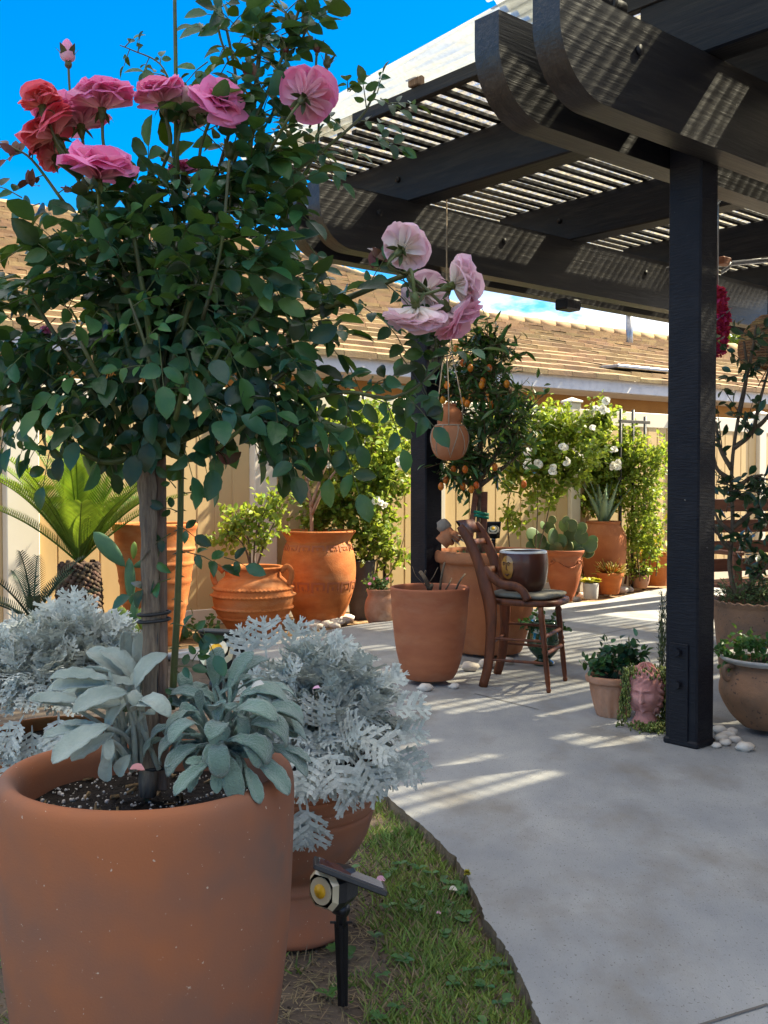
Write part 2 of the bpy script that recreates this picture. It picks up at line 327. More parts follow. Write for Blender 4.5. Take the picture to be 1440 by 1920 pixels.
def panel_mat(name='dirty translucent sheet', clean=0.0):
    m = bpy.data.materials.new(name); m.use_nodes = True; nt = m.node_tree; N = nt.nodes; L = nt.links
    N.remove(N['Principled BSDF']); out = N['Material Output']
    tc = N.new('ShaderNodeTexCoord'); r0 = N.new('ShaderNodeMapping'); r0.inputs['Rotation'].default_value = (0, 0, rd(-41)); L.new(tc.outputs['Object'], r0.inputs[0])
    def nz(sc, d, vec): n = N.new('ShaderNodeTexNoise'); n.inputs['Scale'].default_value = sc; n.inputs['Detail'].default_value = d; n.inputs['Roughness'].default_value = .7; L.new(vec, n.inputs['Vector']); return n.outputs[0]
    def rg(src, a, b, c, d): q = N.new('ShaderNodeMapRange'); q.inputs[1].default_value = a; q.inputs[2].default_value = b; q.inputs[3].default_value = c; q.inputs[4].default_value = d; L.new(src, q.inputs[0]); return q.outputs[0]
    def mt(op, a, b=None):
        q = N.new('ShaderNodeMath'); q.operation = op
        for i, x in enumerate((a, b)):
            if x is None: continue
            if isinstance(x, (int, float)): q.inputs[i].default_value = x
            else: L.new(x, q.inputs[i])
        return q.outputs[0]
    sep = N.new('ShaderNodeSeparateXYZ'); L.new(r0.outputs[0], sep.inputs[0])
    wv = mt('SINE', mt('MULTIPLY', sep.outputs[0], 2 * math.pi / .07))      # opacity stripe per corrugation, put in to cast caustic-like light lines
    op = mt('ADD', rg(nz(7, 8, r0.outputs[0]), .38, .62, .40 + .4 * clean, .70 + .2 * clean), mt('MULTIPLY', wv, .26 if not clean else .12)); op.node.use_clamp = True
    sk = N.new('ShaderNodeMix'); sk.data_type = 'RGBA'; L.new(rg(nz(38, 6, r0.outputs[0]), .42, .62, 0, 1), sk.inputs['Factor']); sk.inputs[6].default_value = (.46, .39, .25, 1) if not clean else (.40, .42, .42, 1); sk.inputs[7].default_value = (.15, .11, .06, 1) if not clean else (.34, .35, .34, 1)
    tr = N.new('ShaderNodeBsdfTransparent'); tr.inputs[0].default_value = (.92, .93, .90, 1)
    tl = N.new('ShaderNodeBsdfTranslucent'); L.new(sk.outputs[2], tl.inputs[0])
    df = N.new('ShaderNodeBsdfDiffuse'); df.inputs[0].default_value = (.62, .66, .66, 1)
    gl = N.new('ShaderNodeBsdfGlossy'); gl.inputs[1].default_value = .2
    a = N.new('ShaderNodeMixShader'); a.inputs[0].default_value = .45; L.new(tl.outputs[0], a.inputs[1]); L.new(df.outputs[0], a.inputs[2])
    b = N.new('ShaderNodeMixShader'); b.inputs[0].default_value = .10; L.new(a.outputs[0], b.inputs[1]); L.new(gl.outputs[0], b.inputs[2])
    c = N.new('ShaderNodeMixShader'); L.new(op, c.inputs[0]); L.new(tr.outputs[0], c.inputs[1]); L.new(b.outputs[0], c.inputs[2])
    L.new(c.outputs[0], out.inputs[0]); return m
SHEET = panel_mat(); SHEET_C = panel_mat('pale corrugated sheet', 1.0)
# ---------------------------------------------------------------- the setting
GZ = -0.03   # soil and lawn lie a little below the patio
def sheet(name, poly, z, m, kind='structure', sub=0):
    mb = MB(); mb.add([(x, y, z) for x, y in poly], [tuple(range(len(poly)))]); return tag(mb.build(name, m, smooth=False), kind=kind)
sheet('ground', [(-300, -120), (300, -120), (300, 600), (-300, 600)], GZ - .012, DIRT)
def px_pts(l, z=0.0): return [gr(x, y, z) for x, y in l]
def patio():
    near = px_pts([(1120, 2080), (1062, 1998), (1005, 1890), (960, 1812), (918, 1738), (885, 1662), (850, 1608), (795, 1553), (728, 1492), (655, 1410), (575, 1325), (480, 1268), (380, 1240), (320, 1232)])
    far = px_pts([(330, 1219), (430, 1204), (520, 1197), (600, 1184), (680, 1170), (800, 1158), (920, 1150), (1010, 1140), (1075, 1130), (1125, 1127), (1180, 1115), (1240, 1104), (1330, 1096), (1440, 1090)])
    e = curve(near, 16); rj = np.random.RandomState(8); wv = np.cumsum(rj.normal(size=(len(e), 2)) * .0035, axis=0); wv -= np.linspace(0, 1, len(e))[:, None] * wv[-1]
    e = [np.array([p[0] + wv[i][0] * .6 + rj.normal() * .0006, p[1] + rj.normal() * .0005, 0.0]) for i, p in enumerate(e)]; fa = curve(far, 4)
    pts = [np.array([.55, .9, 0])] + e + fa + [np.array([9, 12.6, 0]), np.array([12, 6, 0]), np.array([4, .2, 0])]
    n = len(pts); mb = MB(); mb.add(pts, [tuple(range(n))[::-1]])
    o = tag(mb.build('patio', CONC, smooth=False), kind='structure')
    sk = MB(); k = n - 3
    rs = np.random.RandomState(3); vs = []; low = []
    for p in pts[:k]: vs.append(np.array(p) + [0, 0, -.001])
    vs2 = [np.array(p) + np.array([rs.normal() * .004, rs.normal() * .004, GZ - .02]) for p in pts[:k]]
    sk.add(vs + vs2, [(i, i + 1, k + i + 1, k + i) for i in range(k - 1)]); tag(sk.build('patio_edge', CONC_E, smooth=False), kind='structure')
    jm = MB()
    for a, b in (((1300, 1925), (1440, 1882)), ((1090, 1196), (1240, 1166)), ((1060, 1147), (1240, 1160)), ((890, 1300), (1010, 1330))):
        p, q = gr(*a, .003), gr(*b, .003); t = nrm(q - p); sdv = np.cross(t, (0, 0, 1)) * .0035
        jm.add([p - sdv, q - sdv, q + sdv, p + sdv], [(0, 1, 2, 3)])
    tag(jm.build('patio_joint', mat('dark joint line', (.14, .125, .11), rough=.95), smooth=False), kind='structure')  # dark strips laid on the slab to draw its joints
    return [p[:2] for p in e]
PEDGE = patio()
bed = px_pts([(0, 1262), (180, 1240), (330, 1234), (430, 1212), (520, 1204), (600, 1190), (680, 1176), (800, 1166), (920, 1160), (1010, 1150), (1075, 1140), (1125, 1130), (1180, 1118), (1240, 1108)], GZ)
sheet('planting_bed', [p[:2] for p in bed] + [(4.6, 12.2), (-4, 5.95), (-4, 5.0)], GZ - .006, LITTER)
# ---- lawn: blades over bare soil
def lawn():
    rs = np.random.RandomState(11); g = MB(); d = MB()
    from mathutils import noise as mn
    edge = np.array(PEDGE)
    def inside(x, y):
        i = np.argmin(abs(edge[:, 1] - y)); return edge[i, 0] - x
    bl = (np.array([[-.5, 0, 0], [.5, 0, 0], [-.36, .5, .0], [.36, .5, 0], [0, 1, 0]]), [(0, 1, 3, 2), (2, 3, 4)], np.zeros(5))
    n = 0
    while n < 38000:
        y = 1.75 + 1.9 * rs.rand() ** 1.15; x = -.75 + 1.25 * rs.rand(); sd = inside(x, y)
        if sd < .004: continue
        dn = mn.noise(Vector((x * 5, y * 5, 0))) + .5 * mn.noise(Vector((x * 14, y * 14, 3)))
        px = 720 + F * x / y
        bare = min(1, max(0, (790 + 60 * mn.noise(Vector((x * 9, y * 9, 7))) - px) / 110)) * (1 if y < 2.5 else .35 if y > 2.75 else .6)
        den = .82 + .8 * dn - .84 * bare - (.10 if sd < .03 else 0)
        n += 1
        if rs.rand() > den:
            if rs.rand() < .20:
                a = rs.rand() * 6.3; dr = np.array([math.cos(a), math.sin(a), rs.rand() * .3]); put(d, bl, (x, y, GZ - .008), dr, (0, 0, 1), .02 + .03 * rs.rand(), .0022)
            continue
        a = rs.rand() * 6.3; l = .018 + .026 * rs.rand() * (1 + dn)
        dr = np.array([math.cos(a) * .75, math.sin(a) * .75, .55 + .6 * rs.rand()])
        dry = rs.rand() < .17 + .25 * bare
        put(d if dry else g, bl, (x, y, GZ - .012), dr, (rs.normal() * .5, -1, .4), l, .003 + .0025 * rs.rand())
    # left strip beside and behind the big pot
    for _ in range(1800):
        y = 1.9 + 1.3 * rs.rand(); x = -.62 - .75 * rs.rand() * y / 2
        a = rs.rand() * 6.3; put(d if rs.rand() < .5 else g, bl, (x, y, GZ - .012), (math.cos(a), math.sin(a), .7), (rs.normal() * .5, -1, .4), .02 + .025 * rs.rand(), .004)
    tag(g.build('grass', GRASS), kind='stuff'); tag(d.build('dry_grass', GRASS_D), kind='stuff')
    for _ in range(4200):      # growth leaning over the slab edge
        i = rs.randint(0, len(edge)); y = 1.8 + 1.6 * rs.rand(); sd = inside(0, y); a = rs.normal() * .5
        if mn.noise(Vector((y * 6, 0, 0))) < -.05: continue
        put(g if rs.rand() < .7 else d, bl, (sd - .004 - .03 * rs.rand() ** 2, y, GZ - .01), (.45 + .4 * rs.rand(), rs.normal() * .4, .9), (rs.normal() * .5, -1, .4), .03 + .03 * rs.rand(), .0036)
    # small clover and weeds in the lawn, fine soil crumbs
    c = MB(); s = MB()
    for _ in range(48):
        y = 2.0 + .9 * rs.rand(); sd = .02 + .4 * rs.rand() ** 1.4; i = np.argmin(abs(edge[:, 1] - y)); x = edge[i, 0] - sd
        for k in range(rs.randint(3, 7)):
            a = rs.rand() * 6.3; put(c, SMALL_LEAF, (x, y, GZ + .004), (math.cos(a), math.sin(a), .35), (0, 0, 1), .012 + .02 * rs.rand())
    for _ in range(900):
        y = 1.75 + 1.2 * rs.rand() ** 1.2; x = -.45 + .75 * rs.rand()
        if inside(x, y) < .01: continue
        ico(s, (x, y, GZ - .01), .002 + .005 * rs.rand() ** 3, seed=_, jit=.4, nu=5, nv=3)
    tag(c.build('ground_cover', LEAF_FRESH), kind='stuff'); tag(s.build('soil_crumbs', DIRT), kind='stuff')
lawn()
# ---------------------------------------------------------------- fence
FD = np.array([.808, .589, 0]); FN = np.array([.589, -.808, 0]); FP = np.array([-2.535, 7.018, 0])
def FE(t, off=0.0, z=0.0): return FP + FD * t - FN * off + np.array([0, 0, z])
def fence():
    root = thing('vinyl_fence', 'tan tongue and groove garden fence with cream rails and capped posts', 'fence', FE(5, 0, GZ))
    posts = [(-1.9, .13), (.06, .22), (1.93, .20), (3.7, .13), (5.42, .13), (7.05, .13), (8.5, .13), (10.3, .13), (12.1, .13)]
    for t, wd in posts:
        m = MB(); box(m, FE(t, 0, .9), FD, FN, (0, 0, 1), wd, wd, 1.86, .006); p = m.build('post', VINYL_W if wd < .2 else VINYL_W, root, smooth=False)
        m = MB(); box(m, FE(t, 0, 1.843), FD, FN, (0, 0, 1), wd + .03, wd + .03, .022, .006)
        q = (wd + .018) / 2; b = FE(t, 0, 1.854); m.add([b + FD * i * q + FN * j * q for i, j in ((-1, -1), (1, -1), (1, 1), (-1, 1))] + [b + np.array([0, 0, .035])], [(0, 1, 4), (1, 2, 4), (2, 3, 4), (3, 0, 4)])
        m.build('cap', VINYL_W, p, smooth=False)
    for (a, wa), (b, wb) in zip(posts, posts[1:]):
        t0, t1 = a + wa / 2, b - wb / 2; ln = t1 - t0; tm = (t0 + t1) / 2
        for nm, z, h, th in (('top_rail', 1.70, .15, .055), ('bottom_rail', .03, .12, .055)):
            m = MB(); box(m, FE(tm, 0, z), FD, FN, (0, 0, 1), ln, th, h, .005); m.build(nm, VINYL_W, root, smooth=False)
        m = MB(); k = max(1, round(ln / .152)); wdt = ln / k
        for i in range(k):   # boards with a real groove between them
            x0 = t0 + i * wdt; zb, zt_ = .085, 1.63; c = .005
            prof = [(x0, .012), (x0 + c, .012), (x0 + c * 1.8, .018), (x0 + wdt - c * 1.8, .018), (x0 + wdt - c, .012), (x0 + wdt, .012)]
            prof = [(a_, -b_) for a_, b_ in prof]
            m.add([FE(a_, b_, zb) for a_, b_ in prof] + [FE(a_, b_, zt_) for a_, b_ in prof], [(j, j + 1, 7 + j, 6 + j) for j in range(5)])
            m.add([FE(x0, .016, zb), FE(x0 + wdt, .016, zb), FE(x0 + wdt, .016, zt_), FE(x0, .016, zt_)], [(0, 1, 2, 3)])
        m.build('panel', VINYL, root, smooth=False)
fence()
# ---------------------------------------------------------------- neighbour's house
def neighbour():
    root = thing('house', 'ochre stucco house with brown tiled roof and white fascia behind the fence', 'house', FE(9, 5, GZ))
    m = MB(); box(m, FE(9, 3.1 + 3.9, 1.2), FD, FN, (0, 0, 1), 30, 7.8, 2.42); m.build('wall', STUCCO, root, smooth=False)
    m = MB(); box(m, FE(9, 2.80, 2.285), FD, FN, (0, 0, 1), 30.6, .58, .02); m.build('soffit', TRIM, root, smooth=False)
    m = MB(); box(m, FE(9, 2.485, 2.375), FD, FN, (0, 0, 1), 30.6, .035, .19, .004); m.build('fascia', TRIM, root, smooth=False)
    # roof: stepped courses of flat tiles on one slope; the near bay runs on up to a higher ridge
    sl = .343; rs = np.random.RandomState(5); m = MB(); st = .36; k = 0; off = 2.40
    def rz(o): return 2.475 + sl * (o - 2.5)
    while off < 15.4:
        hi = 24.5 if off < 7.0 else 10.55; tl = .45; sh = (k % 2) * tl / 2
        t = -6.0 + sh
        while t < hi:
            e = min(t + tl, hi); a = rs.normal() * .006; wv = rs.normal() * .004
            p = [FE(t, off, rz(off) + .068 + a), FE(e - .006, off, rz(off) + .068 + a + wv), FE(e - .006, off + st + .03, rz(off + st + .03) + .014 + a), FE(t, off + st + .03, rz(off + st + .03) + .014 + a)]
            q = [FE(t, off + .004, rz(off) + .004), FE(e - .006, off + .004, rz(off) + .004)]
            m.add(p + q, [(0, 1, 2, 3), (4, 5, 1, 0)]); t += tl
        off += st; k += 1
    rf = m.build('roof', TILE, root, smooth=False)
    m = MB(); o2 = 7.02
    m.add([FE(-6, 2.45, rz(2.45) - .01), FE(24.5, 2.45, rz(2.45) - .01), FE(24.5, o2, rz(o2) - .02), FE(10.55, o2, rz(o2) - .02), FE(10.55, 15.4, rz(15.4) - .02), FE(-6, 15.4, rz(15.4) - .02)], [(0, 1, 2, 3, 4, 5)])
    m.add([FE(24.5, o2, rz(o2) - .02), FE(10.55, o2, rz(o2) - .02), FE(10.55, 11.6, 2.4), FE(24.5, 11.6, 2.4)], [(0, 1, 2, 3)])
    m.add([FE(-6, 15.4, rz(15.4) - .02), FE(10.55, 15.4, rz(15.4) - .02), FE(10.55, 28, 2.4), FE(-6, 28, 2.4)], [(0, 1, 2, 3)])
    m.build('roof_deck', STUCCO_W, rf, smooth=False)
    m = MB(); m.add([FE(10.53, 7.0, 2.3), FE(10.53, 15.4, 2.3), FE(10.53, 15.4, rz(15.4) - .03), FE(10.53, 7.0, rz(7.0) - .03)], [(0, 1, 2, 3)])
    m.build('gable_wall', STUCCO_W, root, smooth=False)
    m = MB()
    def ridge(a, b, z):
        n = int(np.linalg.norm(b - a) / .4)
        for i in range(n):
            p = a + (b - a) * i / n; q = a + (b - a) * (i + 1.12) / n; up = np.array([0, 0, .012])
            tube(m, [p, q + up], [.085, .10], 8, True, .9)
    ridge(FE(10.6, 7.06, rz(7.06) + .02), FE(24.5, 7.06, rz(7.06) + .02), 0); ridge(FE(10.53, 7.0, rz(7) + .03), FE(10.53, 15.4, rz(15.4) + .03), 0); ridge(FE(-6, 15.45, rz(15.45) + .02), FE(10.5, 15.45, rz(15.45) + .02), 0)
    m.build('ridge_tiles', TILE, rf, smooth=True)
    v = at(1180, 640, 19.4); m = MB(); tube(m, [v + np.array([0, 0, -.35]), v + np.array([0, 0, .52])], .065, 10); tube(m, [v + np.array([0, 0, .5]), v + np.array([0, 0, .56])], .085, 10); m.build('vent_pipe', METAL, rf)
    g = at(1190, 694, 15.3); m = MB(); box(m, g, FD, FN, (0, 0, 1), 1.3, .5, .05, .01); m.build('roof_flashing', METAL, rf, smooth=False)
    return root
neighbour()
def unseen_house():  # house out of view, placed and sized to shade the foreground
    root = thing('shading_house', 'unseen stucco house the dark pergola leans against, added to shade the foreground', 'house', UV(7, -2, GZ))
    m = MB(); c = UV(7.1, -2.1, 2.4); box(m, c, B, J, (0, 0, 1), 7.8, 5.8, 4.86); m.build('wall', STUCCO_W, root, smooth=False)
    m = MB(); z = 4.84; q = [UV(2.9, -5.4, z), UV(11.3, -5.4, z), UV(11.3, .98, z), UV(2.9, .98, z), UV(4.5, -2.1, z + 1.2), UV(9.6, -2.1, z + 1.2)]
    m.add(q, [(0, 1, 5, 4), (1, 2, 5), (2, 3, 4, 5), (3, 0, 4), (3, 2, 1, 0)]); m.build('roof', TILE, root, smooth=False)
unseen_house()
def far_tree(c, r, n, seed, label):
    rs = np.random.RandomState(seed); root = thing('tree', label, 'tree', (c[0], c[1], GZ))
    m = MB(); tube(m, [(c[0], c[1], GZ), (c[0] + .2, c[1], c[2] * .5), (c[0], c[1], c[2])], [.3, .22, .08], 8); m.build('trunk', BARK, root)
    m = MB()
    for _ in range(n):
        p = np.array(c) + rs_unit(rs) * r * np.array([1, 1, .8]) * rs.rand() ** .4 * (1 + .25 * rs.normal()); put(m, SMALL_LEAF, p, rs_unit(rs), (0, 0, 1), .16 + .12 * rs.rand())
    m.build('crown', LEAF_SUN, root)
c = at(1395, 640, 27); far_tree(c, 1.7, 1500, 8, 'bright leafy tree beyond the tiled roof beside the rattan shade')
# ---------------------------------------------------------------- pergola
def pergola():
    root = thing('pergola', 'black stained timber pergola with curved beam ends, slats and corrugated sheets', 'pergola', UV(4.0, 2.6, 0))
    def post(u0, u1, v0, v1, z1, nm='post'):
        m = MB(); box(m, UV((u0 + u1) / 2, (v0 + v1) / 2, z1 / 2 - .0), B, J, (0, 0, 1), u1 - u0, v1 - v0, z1, .007)
        return m.build(nm, PAINT_P, root, smooth=False)
    p1 = post(3.591, 3.715, 2.255, 2.402, 2.62); p2 = post(4.28, 4.42, 4.542, 4.682, 2.66); post(8.6, 8.74, 2.255, 2.402, 2.6); post(8.6, 8.74, 4.542, 4.682, 2.6)
    # bolted steel plate at the foot of the near post
    m = MB(); uo = 3.588; box(m, UV(uo, 2.335, .215), B, J, (0, 0, 1), .008, .085, .39, .002); fp = m.build('base_plate', PAINT_P, p1, smooth=False)
    for z in (.245, .375):
        m = MB(); tube(m, [UV(uo - .002, 2.335, z), UV(uo - .022, 2.335, z)], .017, 6); m.build('bolt', PAINT_P, fp, smooth=False)
    m = MB(); box(m, UV(3.652, 2.328, .013), B, J, (0, 0, 1), .136, .160, .03, .008); m.build('shoe', PAINT_P, p1, smooth=False)
    def beam(v0, v1, u0, zb, zt_, mt=PAINT_B):
        """timber whose left end is cut to a quarter curve"""
        h = zt_ - zb; pr = [(u0, zt_)] ; n = 26
        for i in range(1, n + 1):
            a = i / n * math.pi / 2; pr.append((u0 + .24 * (1 - math.cos(a)) ** 1.0, zt_ - h * .30 - h * .70 * math.sin(a) ** 1.0) if i else pr[0])
        pr += [(10.5, zb), (10.5, zt_)]
        m = MB(); k = len(pr); ev = .006; vm = (v0 + v1) / 2
        a_ = [UV(u, v0, z) for u, z in pr]; b_ = [UV(u, v1, z) for u, z in pr]
        m.add(a_ + b_, [tuple(range(k))[::-1], tuple(range(k, 2 * k))] + [(i, (i + 1) % k, k + (i + 1) % k, k + i) for i in range(k)])
        return m.build('beam', mt, root, smooth=False)
    for v0, v1, u0, zb, zt_ in ((2.14, 2.252, 2.595, 2.300, 2.635), (2.405, 2.517, 2.60, 2.300, 2.635), (4.43, 4.539, 3.395, 2.325, 2.668), (4.685, 4.79, 3.43, 2.325, 2.668)):
        b = beam(v0, v1, u0, zb, zt_)
        for u in (u0 + .42, u0 + 1.45, u0 + 2.95):
            m = MB(); tube(m, [UV(u, v0 + .002, (zb + zt_) / 2 + .06), UV(u, v0 - .010, (zb + zt_) / 2 + .06)], .019, 10); m.build('bolt_head', PAINT, b)
    def joist(u, v0, v1, z0=2.66, z1=2.925, w_=.15):
        m = MB(); box(m, UV(u + w_ / 2, (v0 + v1) / 2, (z0 + z1) / 2), B, J, (0, 0, 1), w_, v1 - v0, z1 - z0, .008); j = m.build('joist', PAINT, root, smooth=False)
        m = MB(); tube(m, [UV(u + .002, v1 - .55, 2.80), UV(u - .012, v1 - .55, 2.80)], .017, 8); m.build('bolt_head', PAINT, j)
    for u in (4.03, 5.48, 6.93, 8.38): joist(u, .8, 5.06)
    joist(3.44, .8, 2.44, 2.64, 2.925, .13)
    # fascia strip at the slat ends
    m = MB(); box(m, UV(3.45, 2.5, 2.925), B, J, (0, 0, 1), .04, 3.4, .065, .004); m.build('edge_strip', PAINT, root, smooth=False)
    bp = at(765, 187, 5.5); m = MB(); box(m, UV(3.44, 3.72, 2.985), B, J, (0, 0, 1), .05, .07, .05, .004); m.build('spacer_block', STAKE, root, smooth=False)
    rs = np.random.RandomState(2); v = .9; i = 0
    while v < 5.24:
        u0 = 3.472 if v < 4.2 else 3.50 + rs.rand() * .1
        u1 = 9.2; m = MB(); zz = 2.940 + rs.normal() * .002; yaw = rs.normal() * .0015
        a = nrm(B + J * yaw); box(m, UV((u0 + u1) / 2, v + rs.normal() * .004, zz), a, np.cross((0, 0, 1), a), (0, 0, 1), u1 - u0, .038, .022, .003)
        m.build('slat', PAINT, root, smooth=False); v += .105; i += 1
    # corrugated sheets
    def corr(u0a, u0b, u1, v0, v1, z, mt_=None):
        m = MB(); nu = int((u1 - min(u0a, u0b)) / .0115); nv = 5; vs = []; fs = []
        for j in range(nv + 1):
            v_ = v0 + (v1 - v0) * j / nv; s = u0a + (u0b - u0a) * j / nv
            for i_ in range(nu + 1):
                u = s + (u1 - s) * i_ / nu; vs.append(UV(u, v_, z + .011 * math.sin(2 * math.pi * u / .07) - .02 * (v_ - v0) / 5))
        for j in range(nv):
            for i_ in range(nu): a_ = j * (nu + 1) + i_; fs.append((a_, a_ + 1, a_ + nu + 2, a_ + nu + 1))
        m.add(vs, fs); return m.build('corrugated_sheet', mt_ or SHEET, root)
    corr(3.47, 3.50, 9.3, 2.72, 5.29, 2.995); corr(3.47, 3.47, 9.3, .9, 2.96, 3.02); corr(3.13, 3.42, 3.62, 2.72, 5.29, 3.003, SHEET_C); corr(2.82, 2.90, 3.6, .9, 2.96, 3.028, SHEET_C)
    # small junction box under the far beam, batten along the joist at the right
    jb = at(1065, 572, 6.62); m = MB(); box(m, jb, B, J, (0, 0, 1), .15, .10, .07, .01); m.build('junction_box', PAINT, root, smooth=False)
    m = MB(); a = at(1250, 505, 7.4); b = at(1460, 486, 7.0); tube(m, [a, b], .018, 8); m.build('conduit', METAL, root)
    return root
pergola()
def shade_roll():
    a = at(1020, -45, 3.62); b = at(1163, 22, 3.86); o = thing('shade_roll', 'rolled black sun shade hung above the nearest curved beam', 'shade', b)
    m = MB(); tube(m, curve([a, (a + b) / 2, b], 4), .036, 14); m.build('roll', PAINT, o)
    m = MB(); t = nrm(b - a); tube(m, [b - t * .08, b - t * .06], .041, 14); m.build('strap', RUBBER, o)
shade_roll()
# ---------------------------------------------------------------- pots
def pot(name, label, cat, c, prof, m, soil_z=None, soil_r=None, n=5, segs=56, group=None, mod=None, soil=SOIL, body='body'):
    """open lathed pot: prof runs from the foot up the outside, over the lip and down inside"""
    root = thing(name, label, cat, c, group); mb = MB(); lathe(mb, smooth_prof(prof, n) if n > 1 else prof, c, segs, mod, True); mb.build(body, m, root)
    if soil_z:
        s = MB(); rs = np.random.RandomState(int(abs(c[0] * 1000)) % 999); R = soil_r
        vs = [np.array([c[0], c[1], c[2] + soil_z + .004])]; fs = []; K = 28; rings = 7
        for i in range(1, rings + 1):
            for k in range(K):
                a = 2 * math.pi * k / K; r = R * i / rings; vs.append(np.array([c[0] + r * math.cos(a), c[1] + r * math.sin(a), c[2] + soil_z + rs.normal() * .0035 * (R / .2)]))
        for k in range(K): fs.append((0, 1 + k, 1 + (k + 1) % K))
        for i in range(rings - 1):
            for k in range(K): a = 1 + i * K; fs.append((a + k, a + K + k, a + K + (k + 1) % K, a + (k + 1) % K))
        s.add(vs, fs); s.build('soil', soil, root)
    return root
# --- A the big pot in front
YA = 1.75; XA = xt(274, YA); CA = np.array([XA, YA, GZ]); RA = .252; ZA = .565 - GZ
def front_pot():
    z = ZA
    prof = [(.165, 0), (.185, .01), (.205, .09), (.222, .18), (.236, .30), (.243, .42), (.2465, .52), (.247, z - .035), (.244, z - .012), (.236, z - .001), (.226, z + .001), (.216, z - .006), (.2085, z - .022), (.206, z - .05), (.203, z - .10), (.19, z - .2)]
    rs = np.random.RandomState(1)
    def mod(i, r, zz, q): return r * (1 + .0035 * math.sin(q * 2 + zz * 5) + .002 * math.sin(q * 5 - zz * 9)), zz + .002 * math.sin(q * 2 + 1)
    r = pot('terracotta_pot', 'big smooth terracotta pot in front with grey bloom, holding the pink standard rose', 'pot', CA, prof, TERRA_BIG, z - .062, .2045, 6, 96, None, mod)
    m = MB()
    for i in range(330):   # perlite and bark lying on the soil
        a = rs.rand() * 6.3; d = .2 * math.sqrt(rs.rand()); ico(m, CA + np.array([d * math.cos(a), d * math.sin(a), z - .06]), .0012 + .0032 * rs.rand() ** 2, seed=i, jit=.35, nu=5, nv=3)
    so = [c for c in r.children if c.name.startswith('soil')][0]
    tag(m.build('perlite', PEBBLE, so), kind='stuff')
    m = MB()
    for i in range(60):
        a = rs.rand() * 6.3; d = .19 * math.sqrt(rs.rand()); box(m, CA + np.array([d * math.cos(a), d * math.sin(a), z - .057]), rs_unit(rs), rs_unit(rs), rs_unit(rs), .008 + .02 * rs.rand(), .006, .004)
    tag(m.build('bark_chip', LITTER, so), kind='stuff')
front_pot()
# --- B pedestal urn with the dusty miller
YB = 2.50; CB = np.array([xt(545, YB), YB, GZ])
def ridge_mod(rows, amp): return None
pot('pedestal_urn', 'brown terracotta bowl on a pedestal foot right behind the big front pot', 'urn', CB,
    [(.138, 0), (.14, .012), (.132, .035), (.112, .075), (.104, .10), (.106, .112), (.103, .125), (.108, .14), (.145, .175), (.180, .225), (.196, .27), (.2005, .288), (.1985, .294), (.204, .302), (.2075, .318), (.2055, .324), (.210, .332), (.2125, .352), (.2105, .358), (.214, .366), (.215, .392), (.219, .40), (.217, .412), (.206, .414), (.198, .40), (.19, .35)], TERRA_BIG, .375, .195, 4, 72)
# --- C pot of the left dusty miller
CC = np.array([xt(98, 2.95), 2.95, GZ])
pot('terracotta_pot', 'orange ridged terracotta pot at the left edge under a silver dusty plant', 'pot', CC,
    [(.12, 0), (.13, .01), (.15, .12), (.162, .20), (.17, .21), (.165, .225), (.173, .25), (.18, .26), (.174, .275), (.182, .31), (.19, .33), (.193, .36), (.185, .372), (.175, .36), (.165, .3)], TERRA_OR, .335, .172, 4, 56)
# --- D squat crimped pot with two handles
YD = 7.35; CD = np.array([xt(474, YD), YD, GZ])
def crimp(i, r, z, q):
    for zc, hw in ((.335, .012), (.285, .012), (.195, .010), (.128, .009)):
        if abs(z - zc) < hw: return r + .016 * (1 - abs(z - zc) / hw) * (1 + .5 * math.sin(q * 58)), z + .004 * math.sin(q * 58)
    return r, z
pd = smooth_prof([(.15, 0), (.16, .01), (.20, .07), (.255, .15), (.278, .22), (.285, .27), (.276, .32), (.25, .37), (.215, .405), (.20, .42), (.197, .455), (.205, .47), (.215, .478), (.21, .488), (.195, .486), (.186, .47), (.182, .43), (.18, .36)], 10)
rD = pot('squat_jar', 'squat orange terracotta jar with crimped bands and two ear handles, holding a young shrub', 'jar', CD, pd, TERRA_OR, .43, .182, 1, 180, None, crimp)
for sg in (-1, 1):
    m = MB(); c = CD + np.array([0, 0, 0]); tube(m, curve([c + np.array([sg * x, -.05, z]) for x, z in ((.20, .45), (.245, .49), (.275, .455), (.272, .40), (.255, .36))], 5), .02, 10, True, .7); m.build('handle', TERRA_OR, rD)
